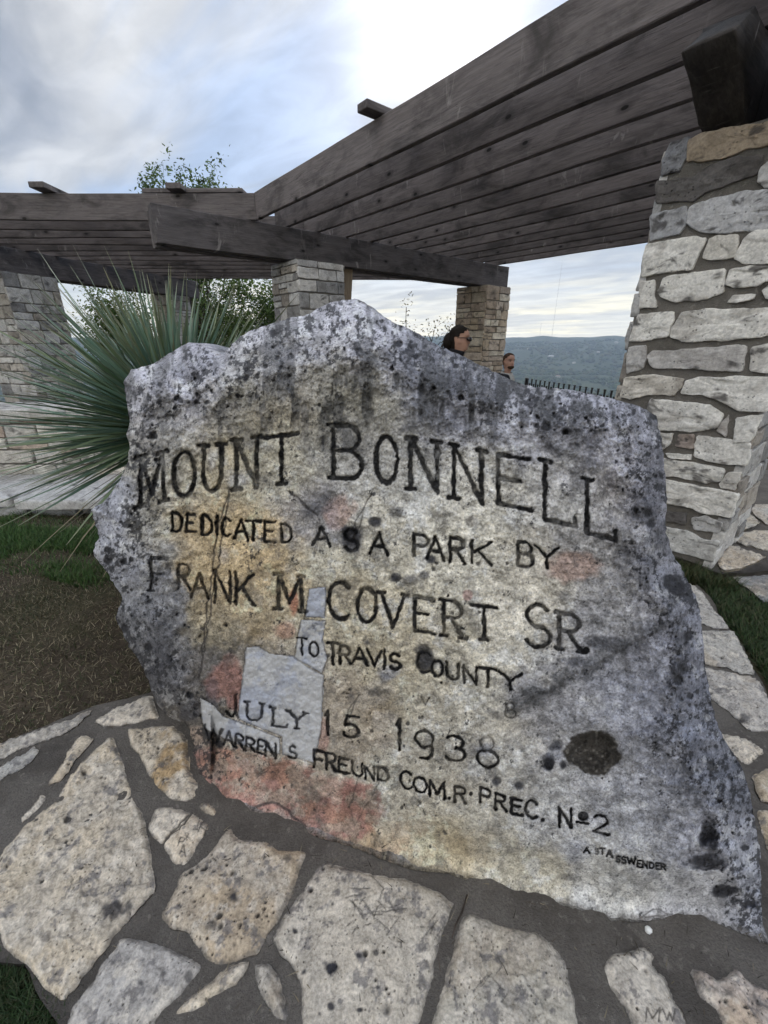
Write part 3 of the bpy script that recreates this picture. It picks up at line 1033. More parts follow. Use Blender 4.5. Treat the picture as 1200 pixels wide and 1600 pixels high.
# --- the near pillar on the right: its front face is traced stone by stone
def near_pillar():
    cor = np.array((2.30, 2.59, 0.0))                            # near corner of the front face
    w = 0.84
    cx, cy = (cor + A_DIR * w / 2 + B_DIR * w / 2)[:2]
    root = empty('stone_pillar', (0, 0, 0))
    root.parent = pergola
    root['label'] = 'near right pillar of large white rough stones'
    core = MB()
    mt = Matrix.Translation((cx, cy, 0)) @ Matrix.Rotation(ANG_B, 4, 'Z')
    core.box((-w / 2, -w / 2, -0.3), (w / 2, w / 2, Z_PIL - 0.004), mt)
    core.build('mortar_core', M['mortar'], root, False)
    mb = MB()
    N = -B_DIR
    Zv = np.array((0, 0, 1.0))
    c = float(N @ cor)
    W, G, D, T = (0.68, 0.655, 0.61), (0.47, 0.455, 0.44), (0.13, 0.12, 0.115), (0.36, 0.29, 0.215)
    E = 640
    stones = [
        ([(315, 160), (375, 140), (370, 200), (350, 245), (290, 262), (295, 215)], (0.24, 0.24, 0.25)),
        ([(385, 215), (395, 150), (440, 125), (520, 110), (600, 100), (800, 60), (800, 120), (640, 165), (560, 180), (500, 205), (420, 215)], T),
        ([(280, 285), (340, 280), (400, 270), (440, 240), (520, 215), (610, 205), (590, 265), (520, 290), (440, 315), (400, 345), (330, 350), (280, 352)], D),
        ([(622, 240), (700, 190), (860, 150), (860, 290), (640, 302), (615, 285)], G),
        ([(255, 400), (310, 385), (365, 375), (370, 410), (350, 455), (290, 470), (250, 480)], (0.36, 0.36, 0.37)),
        ([(380, 410), (400, 370), (470, 345), (560, 325), (700, 315), (760, 350), (740, 430), (560, 445), (470, 455), (430, 450), (385, 425)], (0.47, 0.465, 0.47)),
        ([(240, 500), (300, 485), (380, 475), (425, 480), (400, 530), (385, 575), (300, 585), (230, 600), (232, 550)], W),
        ([(430, 540), (445, 480), (480, 468), (540, 467), (530, 535), (460, 545)], (0.55, 0.52, 0.47)),
        ([(540, 540), (570, 480), (600, 455), (700, 445), (830, 450), (830, 550), (640, 555), (560, 555)], W),
        ([(285, 650), (300, 610), (340, 600), (400, 590), (485, 582), (490, 650), (440, 675), (340, 685), (290, 670)], W),
        ([(505, 625), (520, 580), (580, 570), (680, 572), (690, 600), (600, 630), (530, 635)], W),
        ([(625, 650), (650, 625), (720, 610), (830, 600), (830, 680), (640, 675)], W),
        ([(215, 620), (262, 617), (262, 655), (272, 700), (212, 706)], W),
        ([(510, 690), (530, 665), (600, 660), (595, 675), (540, 692)], W),
        ([(190, 800), (195, 760), (212, 730), (320, 722), (322, 750), (300, 800), (240, 812), (187, 815)], W),
        ([(330, 800), (335, 770), (370, 725), (450, 715), (560, 712), (690, 712), (690, 790), (520, 810), (440, 815), (370, 815)], W),
        ([(178, 840), (230, 835), (235, 870), (228, 905), (172, 925)], G),
        ([(250, 870), (270, 850), (340, 850), (440, 840), (555, 833), (545, 915), (450, 912), (350, 905), (270, 905)], (0.52, 0.50, 0.48)),
        ([(585, 915), (590, 840), (640, 830), (720, 826), (720, 922)], W),
        ([(157, 1000), (170, 940), (260, 932), (350, 945), (345, 970), (320, 995), (240, 995), (190, 1008)], (0.58, 0.54, 0.48)),
        ([(365, 990), (380, 950), (420, 940), (520, 938), (668, 942), (650, 990), (625, 1045), (540, 1045), (480, 1010), (420, 995)], W),
        ([(245, 1050), (260, 1013), (330, 1020), (430, 1030), (480, 1060), (460, 1105), (380, 1115), (300, 1110), (248, 1105)], W),
        ([(470, 1115), (495, 1080), (512, 1065), (500, 1135)], (0.48, 0.45, 0.42)),
        ([(528, 1150), (535, 1075), (600, 1065), (632, 1066), (600, 1130), (580, 1150)], W),
        ([(255, 1125), (325, 1125), (310, 1160), (290, 1175), (255, 1180)], W),
        ([(335, 1165), (345, 1130), (395, 1130), (390, 1175)], (0.40, 0.34, 0.30)),
        ([(400, 1200), (410, 1135), (470, 1140), (580, 1160), (566, 1230), (480, 1220)], W),
        ([(305, 1190), (385, 1195), (380, 1210), (310, 1203)], W),
        ([(240, 1205), (300, 1210), (370, 1220), (480, 1240), (475, 1280), (430, 1287), (330, 1265), (240, 1262)], W),
        ([(480, 1290), (510, 1255), (552, 1255), (535, 1310), (490, 1305)], W),
        ([(240, 1280), (300, 1280), (400, 1300), (527, 1325), (505, 1395), (440, 1390), (370, 1365), (300, 1355), (240, 1350)], W),
        ([(300, 1385), (370, 1390), (360, 1425), (300, 1415)], D),
        ([(390, 1410), (430, 1400), (484, 1420), (476, 1452), (400, 1445)], (0.45, 0.44, 0.43)),
        ([(240, 1430), (300, 1440), (370, 1450), (420, 1480), (466, 1480), (448, 1545), (370, 1525), (310, 1510), (240, 1500)], (0.56, 0.55, 0.53)),
    ]
    O = cor.copy()
    for k, (poly, col) in enumerate(stones):
        p = np.array(poly, float)
        Wd = on_plane(900 + p[:, 0] / 2.1333, 150 + p[:, 1] / 2.1333, N, c)
        u = (Wd - O) @ A_DIR
        z = Wd[:, 2]
        u = np.clip(u, -0.012, w + 0.012)
        stone_block(mb, np.stack((u, z), 1), O, A_DIR, Zv, N, 0.020, 900 + k * 7, np.array(col), 8, 0.014, 1.3, 1.11, 0.007)
    for k, (O2, U2, N2) in enumerate(face_frames(cx, cy, ANG_B, w)):
        if k == 3:
            continue
        coursed_face(mb, O2, U2, N2, w, -0.2, Z_PIL - 0.006, 60 + k, 0.12, 0.24, 0.2, 0.5, rings=3, dens=0.03)
    mb.build('stonework', M['rubble'], root)
    return cx, cy


NEAR_C = near_pillar()
MID = np.array((-1.20, 7.45))
FAR = np.array((2.20, 10.35))
WARMCOLS = [(0.46, 0.38, 0.28), (0.55, 0.48, 0.38), (0.38, 0.31, 0.24), (0.60, 0.54, 0.44), (0.44, 0.37, 0.30)]
rt, mb = pillar(MID[0], MID[1], ANG_B, 0.80, -0.7, Z_PIL, 200)
mb.build('stonework', M['rubble'], rt)
_sc = STONE_COLS[:]
STONE_COLS[:] = WARMCOLS
rt, mb = pillar(FAR[0], FAR[1], ANG_B, 0.80, -1.3, Z_PIL, 230)
mb.build('stonework', M['rubble'], rt)
STONE_COLS[:] = _sc
LEFT = np.array((-6.72, 8.55))
SMALL = np.array((-5.55, 12.1))
D_DIR = np.array((SMALL[0] - LEFT[0], SMALL[1] - LEFT[1], 0))
D_DIR /= np.linalg.norm(D_DIR)
ANG_D = math.atan2(D_DIR[1], D_DIR[0])
rt, mb = pillar(LEFT[0], LEFT[1], ANG_D, 0.92, -0.8, Z_PIL, 260)
mb.build('stonework', M['rubble'], rt)
rt, mb = pillar(SMALL[0], SMALL[1], ANG_D, 0.62, -1.3, Z_PIL, 290)
mb.build('stonework', M['rubble'], rt)


# ------------------------------------------------------------------ timber
def timber_mesh(name, L, t, h, cut=None, seg=10, warp=0.004, seed=0):
    """plank lying along +X from 0, thickness t (y), height h (z from 0); cut=(dx,dz) bevels the lower end at x=0"""
    bm = bmesh.new()
    r = random.Random(seed)
    if cut:
        prof = [(cut[0], 0.0), (L, 0.0), (L, h), (cut[0] * 0.35, h), (0.0, h * 0.62)]
    else:
        prof = [(0, 0), (L, 0), (L, h), (0, h)]
    fr = [bm.verts.new((x, -t / 2, z)) for x, z in prof]
    bk = [bm.verts.new((x, t / 2, z)) for x, z in prof]
    bm.faces.new(fr)
    bm.faces.new(bk[::-1])
    n = len(prof)
    for i in range(n):
        bm.faces.new((fr[(i + 1) % n], fr[i], bk[i], bk[(i + 1) % n]))
    for k in range(1, seg):
        x = L * k / seg
        bmesh.ops.bisect_plane(bm, geom=bm.verts[:] + bm.edges[:] + bm.faces[:], plane_co=(x, 0, 0), plane_no=(1, 0, 0))
    es = [e for e in bm.edges if len(e.link_faces) == 2 and e.calc_face_angle(0) > 0.3]
    bmesh.ops.bevel(bm, geom=es, offset=0.006, segments=1, affect='EDGES', clamp_overlap=True)
    ph = r.uniform(0, 6)
    for v in bm.verts:
        v.co.z += warp * math.sin(v.co.x * 1.3 + ph) + warp * 0.5 * math.sin(v.co.x * 3.1 + ph)
        v.co.y += warp * 0.6 * math.sin(v.co.x * 0.9 + ph * 2)
    bmesh.ops.recalc_face_normals(bm, faces=bm.faces)
    me = bpy.data.meshes.new(name)
    bm.to_mesh(me)
    bm.free()
    return me


def hew(me, seed):
    """rough, weather-rounded surface of the old hewn beam"""
    bm = bmesh.new()
    bm.from_mesh(me)
    bmesh.ops.subdivide_edges(bm, edges=bm.edges[:], cuts=2, use_grid_fill=True)
    bm.normal_update()
    P = np.array([v.co for v in bm.verts])
    nz = fbm(P * np.array((4, 9, 9)) + seed, 4, 0.6, seed)
    n2 = fbm(P * np.array((9, 30, 30)) + seed, 3, 0.6, seed + 2)
    cy, cz = 0.11, 0.2
    for v, a, b_ in zip(bm.verts, nz, n2):
        r_ = (abs(v.co.y) / cy) ** 4 * (abs(v.co.z - cz) / cz) ** 4
        v.co += v.normal * (0.010 * a + 0.005 * b_)
        if v.co.z < 0.39:
            v.co.y *= 1 - 0.10 * r_
            v.co.z = cz + (v.co.z - cz) * (1 - 0.07 * r_)
    bm.normal_update()
    for f in bm.faces:
        f.smooth = True
    bm.to_mesh(me)
    bm.free()


def timber(name, me, start, dirv, mat):
    o = obj(name, me, mat, pergola)
    o.location = start
    o.rotation_euler = (0, 0, math.atan2(dirv[1], dirv[0]))
    return o


J = np.array((-1.70, 6.70, 0))                     # where the two fascias meet
NEARLINE = np.array((NEAR_C[0], NEAR_C[1], 0))
# right wing rafters
BEAM0 = np.array((-1.02, 7.24, 0))
n_raf = 12
gap = 0.50
L_ref = 9.2
base_me = timber_mesh('rafter', L_ref, 0.058, Z_TOP - Z_BEAM, None, 18, 0.006, 1)
for k in range(n_raf):
    p = J + B_DIR * (gap * k)
    st = p + np.array((0, 0, Z_BEAM + rnd.uniform(-0.006, 0.006)))
    o = timber('rafter', base_me, st + A_DIR * rnd.uniform(0.44, 0.50) * (k > 0), -A_DIR, M['wood'])
# double beam over the middle and far pillars, double beam over the near pillar
mid_start = np.array((-2.86, 6.03, 0))
beam_len = 7.15
off = np.array((math.sin(ANG_B), -math.cos(ANG_B), 0))
ctr = np.array((MID[0], MID[1], 0))
s0 = float((mid_start - ctr) @ B_DIR)
for k, o_ in ((0, 0.135), (1, -0.135)):
    me = timber_mesh('beam', beam_len - 0.07 * k, 0.15, Z_BEAM - Z_PIL - 0.004, None, 12, 0.004, 5 + k)
    timber('beam', me, ctr + B_DIR * (s0 + 0.05 * k) + off * o_ + np.array((0, 0, Z_PIL)), B_DIR, M['beamwood'])
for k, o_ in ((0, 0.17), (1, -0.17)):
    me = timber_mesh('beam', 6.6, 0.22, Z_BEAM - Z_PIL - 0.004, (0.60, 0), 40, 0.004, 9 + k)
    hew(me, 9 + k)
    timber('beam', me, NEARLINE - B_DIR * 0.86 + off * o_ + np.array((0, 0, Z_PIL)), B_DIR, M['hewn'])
# left wing rafters: run to the left from behind the middle beam
for k in range(12):
    y = 6.72 + 0.53 * k
    if k == 0:
        xe = -1.715
    else:
        xe = MID[0] + (y - MID[1]) / math.tan(ANG_B) - 0.36
        xe = min(xe, 1.9)
        xe = max(xe, -1.79)
    me = timber_mesh('rafter', xe + 13.5, 0.058, Z_TOP - Z_BEAM, None, 20, 0.006, 40 + k)
    timber('rafter', me, (xe, y - 0.02, Z_BEAM + rnd.uniform(-.006, .006)), np.array((-1.0, -0.004 * k, 0)), M['wood'])
# double beam over the two left pillars
lc = np.array((LEFT[0], LEFT[1], 0))
for k, o_ in ((0, 0.14), (1, -0.14)):
    sd = np.array((math.sin(ANG_D), -math.cos(ANG_D), 0))
    me = timber_mesh('beam', 6.9, 0.16, Z_BEAM - Z_PIL - 0.004, None, 10, 0.004, 15 + k)
    timber('beam', me, lc - D_DIR * 2.3 + sd * o_ + np.array((0, 0, Z_PIL)), D_DIR, M['beamwood'])
# purlin ends lying across the rafters
for s, dx in ((2.60, 0.20), (5.2, 0.1)):
    me = timber_mesh('purlin', 6.3, 0.14, 0.06, None, 6, 0.004, 70)
    timber('purlin', me, J - A_DIR * s - B_DIR * dx + np.array((0, 0, Z_TOP + 0.006)), B_DIR, M['wood'])
for x, dy in ((-4.45, 0.22), (-2.72, 0.18), (-7.2, 0.2)):
    me = timber_mesh('purlin', 6.4, 0.20, 0.065, None, 6, 0.004, 75)
    timber('purlin', me, (x, 6.72 - dy, Z_TOP + 0.006), np.array((0.02, 1.0, 0)), M['wood'])
me = timber_mesh('purlin', 1.35, 0.22, 0.05, None, 4, 0.004, 78)
timber('purlin', me, (-1.86, 6.78, Z_TOP + 0.008), np.array((-1.0, 0.03, 0)), M['wood'])
# raking brace on the far side of the middle pillar
me = timber_mesh('brace', 1.0, 0.12, 0.20, None, 4, 0.002, 80)
o = obj('brace', me, M['tanwood'], pergola)
o.location = (-0.63, 7.90, 1.66)
o.rotation_euler = (0, R(-84), ANG_B)


# ------------------------------------------------------------------ low wall behind the yucca
def low_wall():
    root = empty('stone_wall', (-5.2, 4.6, 0))
    tag(root, 'low rough stone wall behind the spiky yucca at the left', 'wall')
    x0, x1, y0, y1, zt = -9.5, -2.15, 4.45, 4.95, 0.86
    core = MB()
    core.box((x0 + 0.02, y0 + 0.02, -0.3), (x1 - 0.02, y1 - 0.02, zt - 0.02))
    c = core.build('mortar_core', M['mortar'], None, False)
    mb = MB()
    coursed_face(mb, np.array((x0, y0 + 0.02, 0)), np.array((1.0, 0, 0)), np.array((0, -1.0, 0)), x1 - x0, 0.10, zt - 0.08, 310, 0.10, 0.2, 0.16, 0.5,
                 cols=[(0.52, 0.50, 0.46), (0.48, 0.46, 0.43), (0.56, 0.53, 0.48), (0.44, 0.36, 0.30)])
    s = mb.build('stonework', M['rubble'])
    cap = MB()
    x = x0
    r = random.Random(4)
    k = 0
    while x < x1:
        L = r.uniform(0.5, 0.9)
        poly = [(x + .01, y0 - .05), (x + L * .5, y0 - .06 + r.uniform(-.02, .02)), (x + L - .01, y0 - .05), (x + L - .01, y1 + .05), (x + .01, y1 + .05)]
        stone_block(cap, poly, np.array((0, 0, zt - 0.08)), np.array((1.0, 0, 0)), np.array((0, 1.0, 0)), np.array((0, 0, 1.0)), 0.075, 500 + k, (0.46, 0.44, 0.41), 3, 0.05, 0.3)
        x += L
        k += 1
    cp = cap.build('coping', M['rubble'])
    for o_ in (c, s, cp):
        o_.parent = root
        o_.matrix_parent_inverse = Matrix.Translation(root.location).inverted()
    # step of slabs and footing stones in front of it
    root2 = empty('stone_step', (-4.4, 4.0, 0))
    tag(root2, 'low ledge of flat stone slabs with a dark overhang at the grass edge, left', 'step')
    a = MB()
    x = -8.0
    k = 0
    while x < -2.0:
        L = r.uniform(0.55, 1.1)
        yf = 3.62 + r.uniform(-.05, .05) + 0.12 * max(0, x + 3.4)
        poly = [(x + .008, yf), (x + L * .3, yf + r.uniform(-.04, .04)), (x + L * .7, yf + r.uniform(-.04, .04)), (x + L - .008, yf + .02), (x + L - .008, 4.44), (x + .008, 4.44)]
        stone_block(a, poly, np.array((0, 0, 0.09)), np.array((1.0, 0, 0)), np.array((0, 1.0, 0)), np.array((0, 0, 1.0)), 0.055, 540 + k, (0.45, 0.44, 0.425), 5, 0.04, 0.35)
        x += L
        k += 1
    s1 = a.build('slab_top', M['rubble'])
    a = MB()
    x = -8.0
    while x < -2.0:
        L = r.uniform(0.28, 0.5)
        yf = 3.74 + 0.12 * max(0, x + 3.4)
        poly = [(x + .01, -0.1), (x + L - .01, -0.1), (x + L - .012, .07 + r.uniform(-.02, .01)), (x + L * .5, .08 + r.uniform(-.02, 0)), (x + .01, .07 + r.uniform(-.02, .01))]
        stone_block(a, poly, np.array((0, yf, 0)), np.array((1.0, 0, 0)), np.array((0, 0, 1.0)), np.array((0, -1.0, 0)), 0.06, 580 + k, (0.30, 0.30, 0.29), 3, 0.04, 0.8)
        x += L
        k += 1
    s2 = a.build('footing', M['rubble'])
    a = MB()
    a.box((-8.0, 3.80, -0.2), (-2.0, 4.44, 0.088))
    s3 = a.build('fill', M['mortar'], None, False)
    for o_ in (s1, s2, s3):
        o_.parent = root2
        o_.matrix_parent_inverse = Matrix.Translation(root2.location).inverted()


low_wall()


# ------------------------------------------------------------------ iron railing at the overlook
def railing():
    p0, p1 = np.array((3.44, 10.4)), np.array((4.36, 6.75))
    root = empty('iron_fence', (p0[0], p0[1], float(H(*p0))))
    tag(root, 'black iron picket fence along the overlook between the boulder and near pillar', 'fence')
    inv = Matrix.Translation(root.location).inverted()
    d = p1 - p0
    L = np.hypot(*d)
    d /= L
    n = int(L / 0.085)
    zt = 0.68
    rails = MB()
    for z in (-0.33, 0.36):
        rails.tube([(p0[0], p0[1], z), (p1[0], p1[1], z)], 0.016, 6)
    o = rails.build('rail', M['iron'])
    o.parent = root
    o.matrix_parent_inverse = inv
    for i in range(n + 1):
        p = p0 + d * (i * 0.085)
        tall = i % 2 == 0
        m_ = MB()
        top = zt if tall else zt - 0.10
        w = 0.013
        m_.box((p[0] - w, p[1] - w, -0.46), (p[0] + w, p[1] + w, top))
        m_.box((p[0] - w * 1.35, p[1] - w * 1.35, top + 0.001), (p[0] + w * 1.35, p[1] + w * 1.35, top + 0.02))
        o = m_.build('picket', M['iron'], None, False)
        o.parent = root
        o.matrix_parent_inverse = inv
    for p in (p0 - d * .06, p1 + d * .06):
        m_ = MB()
        m_.box((p[0] - .03, p[1] - .03, -0.75), (p[0] + .03, p[1] + .03, zt + .03))
        o = m_.build('post', M['iron'], None, False)
        o.parent = root
        o.matrix_parent_inverse = inv


railing()

# ================================================================== THE BOULDER
SIL = [(195, 592), (205, 578), (240, 568), (268, 550), (295, 535), (318, 538), (335, 552), (349, 554), (362, 537), (385, 520), (420, 507), (450, 497),
       (480, 492), (510, 475), (540, 468), (560, 468), (575, 478), (600, 497), (650, 520), (690, 543), (730, 560), (780, 585), (815, 600), (850, 607),
       (900, 612), (950, 622), (1000, 635), (1025, 650), (1032, 680), (1038, 720), (1042, 780), (1040, 820), (1048, 860), (1065, 890), (1085, 925),
       (1095, 960), (1098, 1000), (1103, 1050), (1110, 1090), (1118, 1125), (1135, 1165), (1160, 1200), (1172, 1240), (1180, 1290), (1190, 1340),
       (1199, 1400), (1204, 1478)]
BOT = [(1204, 1478), (1150, 1455), (1100, 1434), (1040, 1436), (1000, 1441), (950, 1438), (900, 1422), (850, 1408), (800, 1400), (760, 1386), (700, 1365), (650, 1360),
       (600, 1345), (560, 1326), (500, 1310), (450, 1292), (400, 1272), (350, 1258), (330, 1236), (300, 1214), (296, 1192)]
LFT = [(296, 1192), (305, 1165), (290, 1130), (262, 1120), (245, 1100), (235, 1075), (222, 1040), (205, 1015), (195, 995), (180, 965), (185, 950),
       (192, 935), (180, 915), (165, 890), (152, 875), (145, 860), (155, 840), (148, 815), (142, 797), (160, 785), (178, 765), (190, 745), (200, 720),
       (203, 700), (197, 680), (203, 660), (198, 630), (193, 610)]

# letters as strokes in a unit box (u right, v up)
def arc(cx, cy, rx, ry, a0, a1, n=12):
    return [(cx + rx * math.cos(R(a0 + (a1 - a0) * i / n)), cy + ry * math.sin(R(a0 + (a1 - a0) * i / n))) for i in range(n + 1)]


GL = {
    'A': [[(0, 0), (.5, 1)], [(.5, 1), (1, 0)], [(.22, .38), (.78, .38)]],
    'B': [[(.08, 0), (.08, 1)], [(.08, 1), (.5, 1)] + arc(.5, .76, .36, .24, 90, -90) + [(.08, .52)], [(.5, .52)] + arc(.5, .26, .46, .26, 90, -90) + [(.08, 0)]],
    'C': [arc(.55, .5, .52, .5, 48, 312, 18)],
    'D': [[(.1, 0), (.1, 1)], [(.1, 1), (.4, 1)] + arc(.4, .5, .58, .5, 90, -90, 14) + [(.1, 0)]],
    'E': [[(.1, 0), (.1, 1)], [(.1, 1), (.95, 1)], [(.1, .53), (.7, .53)], [(.1, 0), (1, 0)]],
    'F': [[(.1, 0), (.1, 1)], [(.1, 1), (1, 1)], [(.1, .52), (.75, .52)]],
    'I': [[(.5, 0), (.5, 1)]],
    'J': [[(.8, 1), (.8, .25)] + arc(.45, .25, .35, .25, 0, -150, 8)],
    'K': [[(.1, 0), (.1, 1)], [(.95, 1), (.12, .42)], [(.38, .6), (1, 0)]],
    'L': [[(.1, 1), (.1, 0)], [(.1, 0), (1, .0)], [(1, 0), (1, .14)]],
    'M': [[(.05, 0), (.1, 1)], [(.1, 1), (.5, .2)], [(.5, .2), (.9, 1)], [(.9, 1), (.97, 0)]],
    'N': [[(.1, 0), (.1, 1)], [(.1, 1), (.9, 0)], [(.9, 0), (.9, 1)]],
    'O': [arc(.5, .5, .5, .5, 0, 360, 24)],
    'P': [[(.1, 0), (.1, 1)], [(.1, 1), (.5, 1)] + arc(.5, .74, .45, .26, 90, -90) + [(.1, .48)]],
    'R': [[(.1, 0), (.1, 1)], [(.1, 1), (.5, 1)] + arc(.5, .76, .4, .24, 90, -90) + [(.1, .52)], [(.42, .52), (1, 0)]],
    'S': [arc(.52, .74, .40, .26, 40, 270, 12) + arc(.5, .25, .45, .25, 90, -150, 14)],
    'T': [[(0, 1), (1, 1)], [(.5, 1), (.5, 0)]],
    'U': [[(.08, 1), (.08, .35)] + arc(.5, .35, .42, .35, 180, 360, 12) + [(.92, 1)]],
    'V': [[(0, 1), (.5, 0)], [(.5, 0), (1, 1)]],
    'W': [[(0, 1), (.26, 0)], [(.26, 0), (.5, .85)], [(.5, .85), (.74, 0)], [(.74, 0), (1, 1)]],
    'Y': [[(0, 1), (.5, .48)], [(1, 1), (.5, .48)], [(.5, .48), (.5, 0)]],
    '1': [[(.5, 0), (.5, 1)], [(.5, 1), (.15, .8)]],
    '2': [arc(.5, .72, .42, .28, 160, -20, 12) + [(.05, 0)], [(.05, 0), (1, 0)]],
    '3': [arc(.45, .75, .42, .25, 150, -80, 12), arc(.45, .27, .5, .27, 80, -150, 14)],
    '5': [[(.95, 1), (.3, 1)], [(.3, 1), (.18, .55)], arc(.45, .3, .45, .3, 110, -150, 14)],
    '8': [arc(.5, .26, .48, .26, 0, 360, 20), arc(.5, .76, .36, .24, 0, 360, 18)],
    '9': [arc(.5, .7, .45, .3, 0, 360, 18), [(.95, .68), (.9, .35)] + arc(.45, .25, .45, .25, 20, -110, 8)],
    'o': [arc(.5, .5, .5, .5, 0, 360, 18)],
}
SERIF = {'M': [(.05, 0), (.97, 0), (.08, 1), (.92, 1)], 'N': [(.1, 0), (.1, 1), (.9, 1)], 'I': [(.5, 0), (.5, 1)], 'T': [(.5, 0)],
         'R': [(.1, 0), (.1, 1), (1, 0)], 'F': [(.1, 0)], 'P': [(.1, 0)], 'L': [(.1, 1)], 'A': [(0, 0), (1, 0)], 'K': [(.1, 0), (.1, 1), (1, 0), (.95, 1)],
         'U': [(.08, 1), (.92, 1)], 'V': [(0, 1), (1, 1)], 'E': [], 'D': [(.1, 0), (.1, 1)], 'B': [(.08, 0), (.08, 1)], '1': [(.5, 0)], 'Y': [(.5, 0), (0, 1), (1, 1)], 'W': [(0, 1), (1, 1)]}
